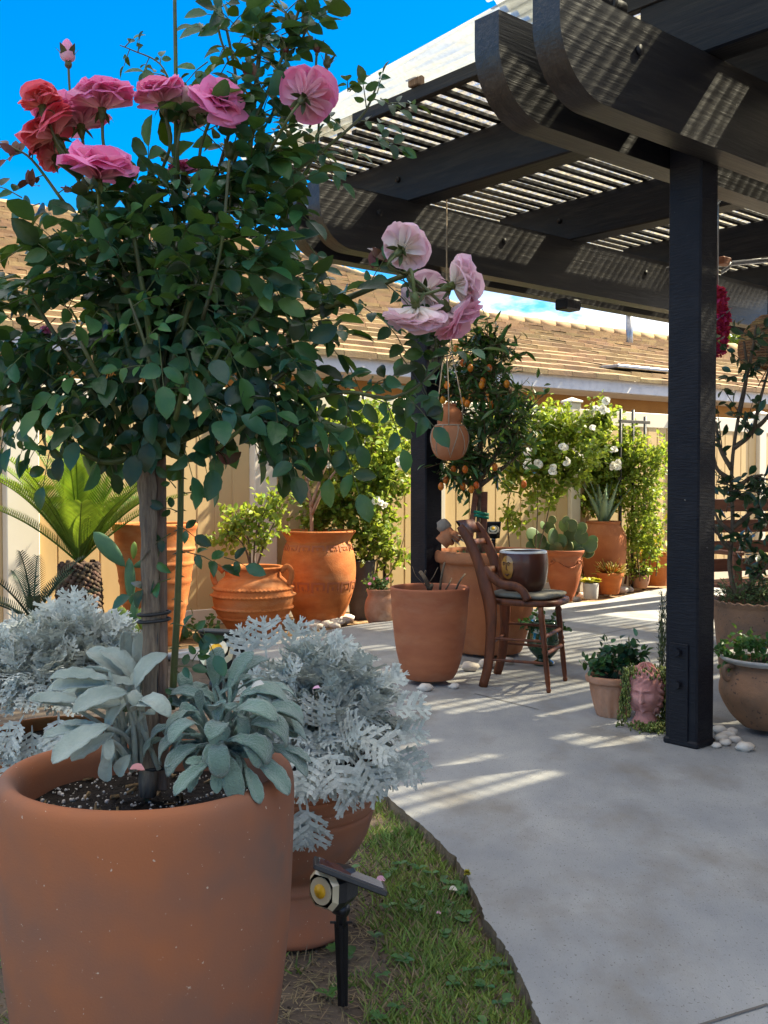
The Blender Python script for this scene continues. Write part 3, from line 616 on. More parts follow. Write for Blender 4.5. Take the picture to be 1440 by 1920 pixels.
# --- E big carved jar with a key band
YE = 7.95; CE = np.array([xt(597, YE), YE, GZ]); 
PE_ = [(.165, 0), (.175, .01), (.21, .09), (.252, .2), (.278, .31), (.287, .40), (.283, .48), (.268, .56), (.25, .615), (.243, .63), (.25, .65), (.272, .685), (.284, .70), (.286, .71), (.278, .716), (.262, .708), (.24, .68), (.225, .63), (.22, .55)]
rE = pot('carved_jar', 'large orange jar with flared rim and a carved key band, holding a bare-branched shrub', 'jar', CE, PE_, TERRA_OR, .64, .225, 5, 72)
def key_band():
    pf = smooth_prof(PE_, 5)[:55]; rr = lambda z: np.interp(z, [p[1] for p in pf], [p[0] for p in pf])
    m = MB()
    def stroke(t0, z0, t1, z1, th=.0075):
        nonlocal m
        n = max(1, int(abs(t1 - t0) / .05)); a = [(t0 + (t1 - t0) * i / n, z0 + (z1 - z0) * i / n) for i in range(n + 1)]
        for (p, z), (q, y) in zip(a, a[1:]):
            dt = th / .28
            if abs(q - p) > abs(y - z): c = [(p - dt, z - th), (q + dt, z - th), (q + dt, z + th), (p - dt, z + th)]
            else: c = [(p - dt, min(z, y)), (p + dt, min(z, y)), (p + dt, max(z, y)), (p - dt, max(z, y))]
            vs = [CE + np.array([(rr(zz) + .004) * math.cos(tt), (rr(zz) + .004) * math.sin(tt), zz]) for tt, zz in c] + [CE + np.array([(rr(zz) - .002) * math.cos(tt), (rr(zz) - .002) * math.sin(tt), zz]) for tt, zz in c]
            m.add(vs, [(0, 1, 2, 3), (0, 4, 5, 1), (1, 5, 6, 2), (2, 6, 7, 3), (3, 7, 4, 0)])
    K = 15
    for zb, h in ((.26, .07), (.565, .04)):
        m = MB()
        for k in range(K):
            t = 2 * math.pi * k / K; w_ = 2 * math.pi / K * .74
            stroke(t, zb, t, zb + h); stroke(t, zb + h, t + w_, zb + h); stroke(t + w_, zb + h, t + w_, zb + h * .25); stroke(t + w_, zb + h * .25, t + w_ * .45, zb + h * .25); stroke(t + w_ * .45, zb + h * .25, t + w_ * .45, zb + h * .62)
        m.build('key_band', TERRA_RED, rE, smooth=False)
key_band()
# --- F grey pot, G small flower pot
CF = np.array([xt(676, 8.25), 8.25, GZ]); pot('plant_pot', 'dark grey tapered pot beside the large carved jar', 'pot', CF, [(.075, 0), (.085, .01), (.105, .25), (.118, .44), (.125, .455), (.12, .465), (.108, .455), (.1, .38)], GREYPOT, .42, .102, 4, 40)
CG = np.array([xt(711, 7.9), 7.9, GZ]); pot('terracotta_pot', 'small round terracotta pot of low flowers between grey pot and bare-twig pot', 'pot', CG, [(.07, 0), (.08, .008), (.105, .06), (.112, .12), (.104, .18), (.088, .215), (.09, .235), (.10, .262), (.095, .27), (.082, .25), (.076, .2)], TERRA_PALE, .235, .078, 4, 40)
# --- H tall tapered pot with bare twigs
YH = 5.42; CH = np.array([xt(806, YH), YH, 0.025]); zH = .505 - .025
pot('terracotta_pot', 'tall tapered terracotta pot of bare cut twigs standing beside the wooden chair', 'pot', CH, [(.115, 0), (.128, .008), (.15, .05), (.172, .13), (.186, .22), (.197, .33), (.203, .42), (.2065, zH - .03), (.208, zH - .008), (.204, zH), (.195, zH), (.188, zH - .012), (.184, zH - .06), (.17, zH - .16)], TERRA_RED, zH - .07, .184, 5, 72)
# --- K kumquat pot
YK = 6.35; CK = np.array([xt(918, YK), YK, 0.02])
pot('terracotta_pot', 'wide terracotta pot with rolled rim behind the chair, holding the kumquat tree', 'pot', CK, [(.19, 0), (.20, .01), (.235, .12), (.27, .28), (.295, .44), (.308, .52), (.312, .54), (.335, .55), (.345, .57), (.345, .60), (.335, .615), (.315, .618), (.30, .60), (.293, .55), (.27, .45)], TERRA, .565, .292, 5, 72)
# --- L2 tall ringed urn behind the rose stem
YU = 6.95; CU = np.array([xt(290, YU), YU, GZ])
def ring(i, r, z, q):
    for zc in (.13, .27, .42, .54, .64):
        if abs(z - zc) < .012: return r + .011 * (1 - abs(z - zc) / .012), z
    return r, z
pot('ringed_urn', 'tall orange ringed urn behind the rose stem and prickly pear', 'urn', CU, smooth_prof([(.15, 0), (.16, .01), (.19, .15), (.225, .35), (.25, .52), (.262, .64), (.268, .74), (.28, .78), (.282, .80), (.27, .81), (.255, .79), (.24, .7)], 12), TERRA_OR, .74, .245, 1, 64, None, ring)
# --- M jade pot, N agave jar
YM = 9.5; CM = np.array([xt(1058, YM), YM, GZ]); zM = .43 - GZ
rM = pot('terracotta_pot', 'red terracotta pot with scroll swag, holding the round-leaved jade plant', 'pot', CM, [(.085, 0), (.09, .01), (.10, .05), (.13, .14), (.155, .25), (.166, .34), (.168, zM - .06), (.172, zM - .04), (.185, zM - .02), (.188, zM), (.18, zM + .005), (.165, zM - .01), (.155, zM - .1)], TERRA_RED, zM - .04, .158, 4, 48)
m = MB()
for s0 in range(4):
    t0 = -math.pi / 2 + .75 + s0 * math.pi / 2
    for k in range(14):
        a0, a1 = t0 - 1.2 * k / 14, t0 - 1.2 * (k + 1) / 14
        zz = lambda k: zM - .10 - .05 * math.sin(math.pi * k / 14)
        tube(m, [CM + np.array([.170 * math.cos(a0), .170 * math.sin(a0), zz(k)]), CM + np.array([.170 * math.cos(a1), .170 * math.sin(a1), zz(k + 1)])], .006, 6)
    for k in range(12):
        a = k * .6; r_ = .028 * (1 - k / 14); b = (k + 1) * .6; r2 = .028 * (1 - (k + 1) / 14); f_ = lambda a, r_: CM + np.array([.173 * math.cos(t0 + r_ * math.cos(a) / .17), .173 * math.sin(t0 + r_ * math.cos(a) / .17), zM - .10 + r_ * math.sin(a)])
        tube(m, [f_(a, r_), f_(b, r2)], .006, 6)
m.build('swag', TERRA_RED, rM)
YN = 10.12; CN = np.array([xt(1132, YN), YN, GZ]); zN = .67 - GZ
pot('terracotta_jar', 'tall rounded terracotta jar near the fence, holding the spiky agave', 'jar', CN, [(.13, 0), (.14, .01), (.175, .14), (.21, .3), (.222, .44), (.215, .56), (.19, zN - .08), (.165, zN - .035), (.158, zN - .02), (.165, zN - .005), (.163, zN + .006), (.145, zN + .003), (.135, zN - .03), (.13, zN - .1)], TERRA, zN - .03, .135, 5, 56)
# --- small pots by the far edge
CO = gr(1110, 1124, 0) + [0, .06, 0]; pot('plant_pot', 'small chalky white pot of yellow rosettes at the edge of the bed', 'pot', CO, [(.058, 0), (.062, .005), (.068, .06), (.071, .135), (.069, .142), (.062, .14), (.06, .1)], WHITEW, .12, .06, 3, 32)
CPp = gr(1148, 1115, 0) + [0, .09, 0]; pot('terracotta_pot', 'small orange terracotta pot of fiery pencil-stemmed succulent below the agave jar', 'pot', CPp, [(.075, 0), (.08, .006), (.10, .08), (.115, .16), (.125, .17), (.125, .195), (.115, .2), (.105, .17)], TERRA_OR, .17, .108, 3, 36)
CQ = gr(1204, 1104, 0) + [0, .09, 0]; pot('terracotta_pot', 'small shallow terracotta pot of pale rosettes in front of the bright yellow leaves', 'pot', CQ, [(.065, 0), (.07, .006), (.09, .06), (.098, .12), (.096, .128), (.085, .125), (.08, .08)], TERRA_PALE, .105, .086, 3, 36)
CR = gr(1230, 1097, 0) + [0, .02, 0]; pot('terracotta_pot', 'plain orange terracotta pot of yellow leaves half hidden by the near black post', 'pot', CR, [(.11, 0), (.115, .01), (.145, .15), (.165, .28), (.175, .29), (.175, .32), (.165, .325), (.15, .29)], TERRA_OR, .29, .155, 3, 40)
# --- S mint pot beside the near post
YS = 4.66; CS = np.array([xt(1152, YS), YS, 0.0]); 
def flute(i, r, z, q): return (r + .0022 * math.cos(q * 16) if z < .13 else r), z
pot('terracotta_pot', 'pale flared terracotta pot of leafy green cuttings left of the near black post', 'pot', CS, smooth_prof([(.068, 0), (.073, .006), (.090, .06), (.103, .12), (.108, .145), (.112, .15), (.121, .155), (.124, .165), (.124, .178), (.118, .185), (.108, .18), (.1, .14)], 5), TERRA_PALE, .165, .108, 1, 96, None, flute)
# --- U big round pot with pale rim, V scalloped pot
YUu = 4.34; CUu = np.array([xt(1446, YUu), YUu, 0.025]); zU = .315 - .025
rU = pot('round_pot', 'round rust-brown pot with chalky white rim and ring handle right of the near post', 'pot', CUu, [(.10, 0), (.11, .006), (.155, .05), (.195, .12), (.203, .165), (.19, .215), (.172, .243), (.168, .255), (.178, zU - .018), (.198, zU - .004), (.2, zU + .002), (.19, zU + .003), (.168, zU - .02), (.16, .23)], TERRA_OLD, zU - .035, .16, 5, 72)
m = MB(); lathe(m, [(.1785, zU - .019), (.1995, zU - .005), (.2025, zU + .002), (.198, zU + .007), (.188, zU + .006), (.172, zU - .012)], CUu, 72); m.build('glazed_rim', WHITEW, rU)
for sg, an in ((-1, .25), (1, -.6)):
    m = MB(); d = np.array([sg * math.cos(an), -math.sin(abs(an)), 0]); tube(m, curve([CUu + d * x + np.array([0, 0, z]) for x, z in ((.172, .262), (.205, .262), (.216, .235), (.205, .21), (.185, .21))], 5), .010, 8); m.build('handle', TERRA_OLD, rU)
YV = 4.92; CV = np.array([xt(1436, YV), YV, 0.0]); zV = .49
def scal(i, r, z, q): return (r + .004 * math.cos(q * 34) * max(0, (z - zV + .03) / .03), z + (.0042 * math.cos(q * 34) if z > zV - .02 else 0))
pot('scalloped_pot', 'tall brown pot with a scalloped rim right of the near post, holding the camellia', 'pot', CV, smooth_prof([(.17, 0), (.18, .01), (.20, .12), (.22, .3), (.233, .42), (.238, zV - .03), (.245, zV - .012), (.25, zV), (.243, zV + .004), (.23, zV - .01), (.22, zV - .08)], 5), TERRA_OLD, zV - .045, .222, 1, 204, None, scal)
# --- glazed pots
rdir = None
def blob_stones(pts, label, grp, r0=.03):
    rs = np.random.RandomState(len(pts)); first = None
    for i, p in enumerate(pts):
        lab = label
        mb = MB(); c = np.array(p[:3]); r = r0 * (.7 + .6 * rs.rand()); ico(mb, c + [0, 0, r * .55], r, (1.25, .95, .7), seed=i + len(pts) * 7, jit=.22)
        tag(mb.build('stone', PEBBLE, at=c), lab, 'stone', grp)
blob_stones([gr(x, y, 0) for x, y in ((797, 1296), (852, 1291))], 'white stone wedged under the bare-twig terracotta pot', 'stones under the twig pot', .033)
blob_stones([gr(x, y, GZ) for x, y in ((578, 1172), (590, 1175), (603, 1172), (612, 1176), (622, 1171), (632, 1174), (643, 1171), (598, 1178), (650, 1167), (570, 1177), (628, 1178), (585, 1181))], 'pale pebble at the foot of the large carved jar', 'pebbles by the carved jar', .04)
blob_stones([gr(x, y, 0) for x, y in ((1343, 1402), (1352, 1390), (1360, 1398), (1366, 1384), (1350, 1376), (1372, 1377), (1378, 1392))], 'white pebble between the near black post and the round rim pot', 'pebbles by the near post', .022)
blob_stones([gr(1402, 1412, 0) + [0, .03, 0], gr(1470, 1410, 0) + [0, .04, 0]], 'flat stone the round rim pot rests on', 'stones under the round pot', .03)
blob_stones([gr(x, y, 0) for x, y in ((880, 1258), (918, 1252), (950, 1246))], 'grey white stone under the wide kumquat pot', 'stones under the kumquat pot', .04)
blob_stones([gr(x, y, GZ) for x, y in ((1082, 1128), (1094, 1124), (1140, 1117), (1166, 1113), (1178, 1110))], 'tan stone in the bed near the small white pot', 'stones along the far bed', .045)
# ---------------------------------------------------------------- chair, cushion, glazed pots, hanging things
def chair():
    bl, fl, fr, br = gr(905, 1288), gr(1029, 1299), gr(1060, 1277), gr(932, 1264)
    c = (bl + fl + fr + br) / 4; root = thing('chair', 'old low wooden chair with curved ladder back and turned front legs', 'chair', c)
    fwd = nrm((fl + fr) / 2 - (bl + br) / 2); sd = nrm(np.cross((0, 0, 1), fwd)); SH = .425
    def z(p, h): return np.array([p[0], p[1], h])
    ring = [(0, .010), (.03, .013), (.05, .010), (.10, .0125), (.30, .0145), (.45, .0125), (.48, .017), (.51, .012), (.54, .017), (.58, .0125), (.72, .0165), (.86, .015), (.90, .019), (.93, .013), (1, .015)]
    for f_, off in ((fl, -1), (fr, 1)):
        m = MB(); top = z(f_ - fwd * .045, SH); tube(m, [f_ + (top - f_) * t for t, r in ring], [r for t, r in ring], 10); m.build('leg', WOODCH, root)
    tops = []
    for b_ in (bl, br):
        pts = [(0, 0), (.03, .12), (.045, .30), (.04, SH), (.015, .52), (-.025, .64), (-.08, .755), (-.112, .80), (-.13, .825)]
        wd = [.024, .026, .029, .037, .037, .030, .028, .026, .020]
        cp = curve([b_ + fwd * x + np.array([0, 0, zz]) for x, zz in pts], 4); wr = np.interp(np.linspace(0, 8, len(cp)), range(9), wd)
        m = MB(); tube(m, cp, list(wr), 12, True, .52, up=fwd); m.build('stile', WOODCH, root); tops.append(cp)
    def slat(k, h, nm, dz=0.0):
        a, b_ = tops[0][k], tops[1][k]; m = MB(); n = 9; vs = []; fs = []
        dn = nrm(tops[0][k] - tops[0][k - 2])
        for i in range(n):
            t = i / (n - 1); p = a + (b_ - a) * t - fwd * .03 * math.sin(math.pi * t)
            for s_, e in ((-1, -1), (-1, 1), (1, 1), (1, -1)): vs.append(p + dn * (h / 2) * e + fwd * .007 * s_)
        for i in range(n - 1):
            for q in range(4): fs.append((i * 4 + q, i * 4 + (q + 1) % 4, i * 4 + 4 + (q + 1) % 4, i * 4 + 4 + q))
        m.add(vs, fs); m.build(nm, WOODCH, root)
    slat(30, .085, 'crest_rail'); slat(23, .036, 'back_slat'); slat(18, .04, 'back_slat')
    # seat: rounded frame
    sc = (bl + br) / 2 + fwd * .215; m = MB(); hw = .175; hl = .195; prof = []
    for k in range(40):
        a = 2 * math.pi * k / 40; ex = .62; x = math.copysign(abs(math.cos(a)) ** ex, math.cos(a)); y = math.copysign(abs(math.sin(a)) ** ex, math.sin(a)); prof.append((x * hl, y * hw * (1 + .10 * x)))
    vs = []; fs = []; L_ = [(SH, .97), (SH + .008, 1.0), (SH + .024, 1.0), (SH + .031, .97), (SH + .033, .5), (SH + .033, .01)]
    for zz, s_ in L_: vs += [z(sc, zz) + fwd * x * s_ + sd * y * s_ for x, y in prof]
    for i in range(len(L_) - 1): fs += [(i * 40 + k, i * 40 + (k + 1) % 40, i * 40 + 40 + (k + 1) % 40, i * 40 + 40 + k) for k in range(40)]
    fs.append(tuple(range(40))[::-1]); m.add(vs, fs); m.build('seat', WOODCH, root)
    # curved arm brackets from the stiles to the seat
    for b_, sgn, f_ in ((bl, 1, fl), (br, -1, fr)):
        m = MB(); P = [b_ + fwd * x + np.array([0, 0, zz]) for x, zz in ((.005, .615), (.045, .575), (.10, .535), (.17, .528), (.215, .505), (.242, .458))]
        tube(m, curve(P, 5), list(np.interp(np.linspace(0, 5, 26), range(6), [.020, .026, .024, .022, .022, .024])), 10, True, .5, up=(0, 0, 1)); m.build('arm_bracket', WOODCH, root)
    def rung(a, b_, r, turned=False):
        m = MB(); n = 14
        tube(m, [a + (b_ - a) * i / n for i in range(n + 1)], [r * (1.5 if (turned and i % 2) else 1) for i in range(n + 1)], 8); m.build('rung', WOODCH, root)
    def lg(f_, h): return f_ + (z(f_ - fwd * .045, SH) - f_) * (h / SH)
    def st(b_, h): return b_ + fwd * np.interp(h, [0, .12, .30, SH], [0, .03, .045, .04]) + np.array([0, 0, h])
    for h in (.145, .255): rung(st(bl, h - .0), lg(fl, h), .0075); rung(st(br, h + .03), lg(fr, h + .03), .0075)
    for h in (.19, .275): rung(lg(fl, h), lg(fr, h), .008, True)
    rung(st(bl, .22), st(br, .22), .0075)
    # cushion
    cu = thing('seat_cushion', 'flat grey brown cushion lying on the wooden chair seat', 'cushion', z(sc, SH + .036)); m = MB(); vs = []; fs = []
    L2 = [(.0, .80), (.006, .90), (.014, .935), (.022, .91), (.028, .80), (.031, .5), (.029, .01)]
    rs = np.random.RandomState(4)
    for zz, s_ in L2: vs += [z(sc, SH + .0345 + zz + .002 * math.sin(k * .7)) + fwd * x * s_ + sd * y * s_ for k, (x, y) in enumerate(prof)]
    for i in range(len(L2) - 1): fs += [(i * 40 + k, i * 40 + (k + 1) % 40, i * 40 + 40 + (k + 1) % 40, i * 40 + 40 + k) for k in range(40)]
    fs.append(tuple(range(40))[::-1]); m.add(vs, fs); m.build('pad', CANE, cu)
    # glazed pot on the chair
    gc = z(at(980, 1100, 5.36), SH + .0645); gc = z(sc + fwd * -.01 + sd * .0, SH + .066); gc = z(at(981, 1100, gc[1] + .0), SH + .066)
    g = pot('glazed_pot', 'dark brown glazed pot with an ochre painted face, standing on the wooden chair', 'pot', gc, [(.09, 0), (.098, .004), (.116, .04), (.127, .1), (.1285, .15), (.124, .192), (.119, .203), (.112, .2), (.108, .17), (.1, .1)], GLAZE, .175, .108, 5, 64)
    m = MB(); lathe(m, [(.1235, .196), (.1215, .205), (.115, .208), (.109, .203)], gc, 64); m.build('rim', PORC, g)
    # painted ochre face, wrapped on the wall
    pr = lambda zz: np.interp(zz, [0, .04, .1, .15, .192], [.098, .116, .127, .1285, .124]) + .0015
    m = MB(); A0 = math.radians(222); nn = 14; vs = []; fs = []; e = .0
    grid = [[None] * (nn + 1) for _ in range(nn + 1)]
    for i in range(nn + 1):
        for k in range(nn + 1):
            u_ = -1 + 2 * i / nn; v_ = -1 + 2 * k / nn; dx, dy = u_ * math.sqrt(1 - v_ * v_ / 2), v_ * math.sqrt(1 - u_ * u_ / 2)
            t = A0 + dx * .34; zz = .125 + dy * .06; vs.append(gc + np.array([pr(zz) * math.cos(t), pr(zz) * math.sin(t), zz]))
    m.add(vs, [(i * (nn + 1) + k, (i + 1) * (nn + 1) + k, (i + 1) * (nn + 1) + k + 1, i * (nn + 1) + k + 1) for i in range(nn) for k in range(nn)])
    # second, smaller patch on the right
    t1 = math.radians(330); m2 = [gc + np.array([pr(zz) * math.cos(t), pr(zz) * math.sin(t), zz]) for t, zz in ((t1 - .2, .06), (t1 + .25, .05), (t1 + .3, .17), (t1 + .05, .18), (t1 - .15, .13))]; mp_ = MB(); mp_.add(m2, [(0, 1, 2, 3, 4)])
    fp = m.build('painted_face', OCHRE, g); mp_.build('ochre_patch', OCHRE, g)
    m = MB()
    def line(pts, r=.0028): tube(m, [gc + np.array([(pr(zz) + .001) * math.cos(A0 + t), (pr(zz) + .001) * math.sin(A0 + t), zz]) for t, zz in pts], r, 5)
    line([(-.05, .15), (-.02, .135), (-.03, .115), (0.03, .112)]); line([(-.22, .146), (-.15, .152), (-.09, .146)]); line([(.02, .146), (.09, .152), (.17, .144)]); line([(-.08, .09), (0, .085), (.09, .092)], .0035); line([(.30, .15), (.32, .11), (.2, .07)])
    line([(-.2, .139), (-.12, .139)], .003); line([(.05, .139), (.13, .138)], .003)
    m.build('drawn_features', GLAZE, fp)
    return root
chair()
# green glazed planter under the chair
CGG = np.array([xt(1021, 5.95), 5.95, 0.0])
pot('glazed_pot', 'small round green glazed planter on the patio behind the chair legs', 'pot', CGG, [(.05, 0), (.062, .006), (.058, .02), (.04, .035), (.05, .05), (.085, .09), (.098, .14), (.09, .19), (.075, .215), (.078, .24), (.086, .25), (.08, .256), (.068, .245), (.065, .2)], GLAZE_G, .225, .067, 5, 48)
# hanging gourd jar in a cord net
def hanging_jar():
    c = at(843, 812, 6.02); root = thing('hanging_jar', 'small double-bulb terracotta jar hung in a cord net beside the far black post', 'jar', c)
    m = MB(); k = 6.02 / F; pr = [(6, -51), (14, -50), (25, -44), (33, -30), (36, -12), (33, 4), (26, 14), (21.5, 18), (22.5, 24), (23.5, 32), (21, 40), (14.5, 47), (12, 49), (13, 53), (11, 54), (9, 50)]
    lathe(m, smooth_prof([(r * k, z * k) for r, z in pr], 5), c, 40, None, True); j = m.build('jar', TERRA, root)
    m = MB(); top = c + np.array([-.02, 0, .62]); 
    prr = sorted([(z * k, r * k) for r, z in pr[:9]]); rz = lambda z: np.interp(z, [a for a, b in prr], [b for a, b in prr]) + .003
    K = 6
    for i in range(K):
        a0 = 2 * math.pi * i / K
        for sg in (-1, 1):
            pts = []
            for t in np.linspace(0, 1, 9):
                a = a0 + sg * t * math.pi / K; zz = (.0 + 14 * k) + (-46 - 14) * k * t; pts.append(c + np.array([rz(zz) * math.cos(a), rz(zz) * math.sin(a), zz]))
            tube(m, pts, .0026, 5)
    ringp = [c + np.array([rz(14 * k) * math.cos(q), rz(14 * k) * math.sin(q), 14 * k]) for q in np.linspace(0, 2 * math.pi, 25)]; tube(m, ringp, .004, 5)
    for i in (0, 2, 4):
        a0 = 2 * math.pi * i / K + .4; tube(m, [c + np.array([rz(14 * k) * math.cos(a0), rz(14 * k) * math.sin(a0), 14 * k]), c + np.array([.085 * math.cos(a0), .085 * math.sin(a0), .16]), top], .0035, 5)
    tube(m, [top, top + np.array([0, 0, .80])], .004, 5)
    m.build('cord_net', CORD, root)
hanging_jar()
def spotlight(label, c, lens_dir, stake_bottom, sc_=1.0, pan=None, roll=None):
    """solar spot: octagonal lamp head, lens, hinge, solar panel, stake; c is the centre of the lens"""
    a = nrm(lens_dir); side = nrm(np.cross((0, 0, 1), a)); up = np.cross(a, side)
    root = thing('solar_spotlight', label, 'garden light', stake_bottom)
    def octo(d, w_, h_): return [np.asarray(c) + a * d * sc_ + side * w_ * sc_ * x + up * h_ * sc_ * y for x, y in ((-1, -.5), (-.6, -1), (.6, -1), (1, -.5), (1, .5), (.6, 1), (-.6, 1), (-1, .5))]
    m = MB(); A, Bq, Cq, D = octo(0, .034, .033), octo(-.018, .036, .035), octo(-.055, .030, .030), octo(-.070, .018, .02)
    m.add(A + Bq + Cq + D, [(i + 8 * r, (i + 1) % 8 + 8 * r, (i + 1) % 8 + 8 * r + 8, i + 8 * r + 8) for r in range(3) for i in range(8)] + [tuple(range(24, 32))]); hd = m.build('lamp_head', BLACKP, root, smooth=False)
    m = MB(); E_, G_ = octo(.001, .034, .033), octo(.010, .027, .026); m.add(E_ + G_, [(i, (i + 1) % 8, 8 + (i + 1) % 8, 8 + i) for i in range(8)]); 
    tube(m, [np.asarray(c) + a * .009 * sc_, np.asarray(c) + a * .0115 * sc_], .024 * sc_, 20); m.build('reflector', LENSG, hd, smooth=False)
    m = MB(); tube(m, [np.asarray(c) + a * .0117 * sc_, np.asarray(c) + a * .014 * sc_], .0125 * sc_, 16); m.build('led_chip', LED, hd)
    pdir = nrm(pan) if pan is not None else nrm(-a + np.array([0, 0, -.1]))
    pc = np.asarray(c) + up * .040 * sc_ + pdir * .045 * sc_; px_ = nrm(np.cross((0, 0, 1), pdir)) if roll is None else nrm(np.array(roll) - pdir * (np.array(roll) @ pdir)); pn = np.cross(pdir, px_)
    m = MB(); box(m, pc, pdir, px_, pn, .135 * sc_, .088 * sc_, .010 * sc_, .002); pl = m.build('solar_panel', BLACKP, root, smooth=False)
    m = MB(); box(m, pc + pn * .0058 * sc_, pdir, px_, pn, .120 * sc_, .074 * sc_, .0012 * sc_); m.build('solar_cell', SOLAR, pl, smooth=False)
    hp = np.asarray(c) - a * .045 * sc_ - up * .046 * sc_; sb = np.asarray(stake_bottom, float); t = nrm(hp - sb)
    m = MB(); tube(m, [hp - side * .012 * sc_, hp + side * .012 * sc_], .012 * sc_, 12); tube(m, [hp + up * .02, hp - t * .035 * sc_], .010 * sc_, 10); m.build('hinge', BLACKP, root)
    m = MB(); q = hp - t * .03 * sc_
    for e in (0, 1):
        s2 = nrm(np.cross(t, (0, 1, 0))) if e == 0 else np.array([0, 1., 0]); ln = np.linalg.norm(q - sb)
        for w_ in (1,): 
            o = np.cross(t, s2); w0, w1 = .0125 * sc_, .009 * sc_; th = .0035 * sc_
            m.add([q - s2 * w0 - o * th, q + s2 * w0 - o * th, q + s2 * w0 + o * th, q - s2 * w0 + o * th, sb - s2 * w1 - o * th, sb + s2 * w1 - o * th, sb + s2 * w1 + o * th, sb - s2 * w1 + o * th], [(0, 1, 5, 4), (1, 2, 6, 5), (2, 3, 7, 6), (3, 0, 4, 7), (0, 3, 2, 1)])
    tube(m, [q + t * .002 - np.array([.02, 0, 0]) * sc_, q + t * .002 + np.array([.02, 0, 0]) * sc_], .0025 * sc_, 6); m.build('stake', BLACKP, root, smooth=False)
spotlight('black solar spotlight staked in the bare soil beside the pedestal urn', at(609, 1668, 2.02), (-.62, -.76, .05), gr(643, 1884, GZ), 1.12, (.93, .0, -.36), (-.05, .95, -.20))
spotlight('black solar spotlight with big pale lens behind the lamb ear leaves', at(407, 1224, 2.60), (-.08, -.66, .75), np.array([xt(418, 2.70), 2.70, GZ]), 1.25, (.2, .6, -.75))
spotlight('black solar spotlight stuck in the kumquat pot behind the chair back', at(925, 993, 6.25), (-.2, -.75, .62), np.array([xt(927, 6.25), 6.28, .59]), .95, (.0, .6, -.8))
# rattan shade, crimson hanging flowers, bead garland
def rattan():
    c = at(1440, 632, 5.2); root = thing('rattan_lampshade', 'round woven rattan lampshade hanging at the right edge', 'lampshade', c); R = .135; m = MB()
    H = .20; nr = 20
    prof = lambda t: R * min(1.0, math.sin(min(1, t * 1.5 + .12) * math.pi / 2) ** .8) * (1 - .12 * max(0, t - .7) / .3)
    for i in range(nr):
        t = i / (nr - 1); z = H * .5 - H * 1.25 * t; r = prof(t); pts = []
        for k in range(73):
            q = 2 * math.pi * k / 72; pts.append(c + np.array([(r + .0035 * math.cos(18 * q * 2 + i * math.pi)) * math.cos(q), (r + .0035 * math.cos(18 * q * 2 + i * math.pi)) * math.sin(q), z]))
        tube(m, pts, .0072, 5, False)
    for k in range(36):
        q = 2 * math.pi * (k + .5) / 36; tube(m, [c + np.array([prof(t) * math.cos(q), prof(t) * math.sin(q), H * .5 - H * 1.25 * t]) for t in np.linspace(0, 1, 12)], .004, 4, False)
    m.build('weave', RATTAN, root)
    m = MB(); tube(m, [c + np.array([0, 0, H * .5]), c + np.array([0, 0, .85])], .004, 6); m.build('cord', RUBBER, root)
rattan()
def hanging_flowers():
    c = at(1345, 605, 5.3); root = thing('flower_garland', 'hanging bunch of crimson flowers half behind the near black post', 'flowers', c); rs = np.random.RandomState(6); m = MB()
    for i in range(190):
        z = .17 - .34 * rs.rand(); r = .050 * (1 - .45 * abs(z) / .17); a = rs.rand() * 6.3; p = c + np.array([r * math.cos(a) * rs.rand() ** .4, r * math.sin(a), z])
        for k in range(5): put(m, SMALL_LEAF, p, rs_unit(rs) + nrm(p - c - [0, 0, z]) * .8, rs_unit(rs), .022 + .012 * rs.rand(), .03)
    m.build('blossom', PETAL_R, root)
    m = MB(); tube(m, [c + np.array([0, 0, .16]), c + np.array([0, 0, .95])], .004, 5); tube(m, curve([c + np.array([-.05, -.04, -.02]), c + np.array([0, -.06, .02]), c + np.array([.05, -.05, .06])], 4), .004, 5); m.build('wire', METAL, root)
hanging_flowers()
def beads():
    c = at(1340, 362, 4.9); root = thing('bead_garland', 'string of clear beads round a pale disc hanging under the pergola', 'ornament', c); m = MB()
    pts = curve([at(x, y, 4.9) for x, y in ((1338, 338), (1347, 338), (1356, 345), (1364, 352), (1363, 361), (1355, 372), (1345, 383), (1337, 386))], 4)
    for i, p in enumerate(pts): ico(m, p, .0042, seed=i, jit=0, nu=8, nv=6)
    m.build('bead', BEAD, root); m = MB(); tube(m, [c + np.array([-.01, .02, 0]), c + np.array([-.01, .026, 0])], .05, 24, True, 1.0); m.build('disc', WHITEW, root)
    m = MB(); tube(m, [c + np.array([-.01, .02, .05]), c + np.array([-.01, .02, .9])], .002, 4); m.build('wire', METAL, root)
beads()
# metal bracket clipped to the batten
def bracket():
    c = at(1356, 490, 6.9); root = thing('metal_clamp', 'rusty brown clamp with a bright hook on the batten right of the near post', 'clamp', c); m = MB()
    box(m, c, B, J, (0, 0, 1), .10, .07, .05, .006); m.build('clamp_body', BENCHW, root, smooth=False); m = MB(); tube(m, curve([c + np.array([.04, -.03, -.02]), c + np.array([.02, -.05, -.05]), c + np.array([-.03, -.05, -.085])], 4), .014, 8, True, .5); m.build('hook', METAL, root)
bracket()
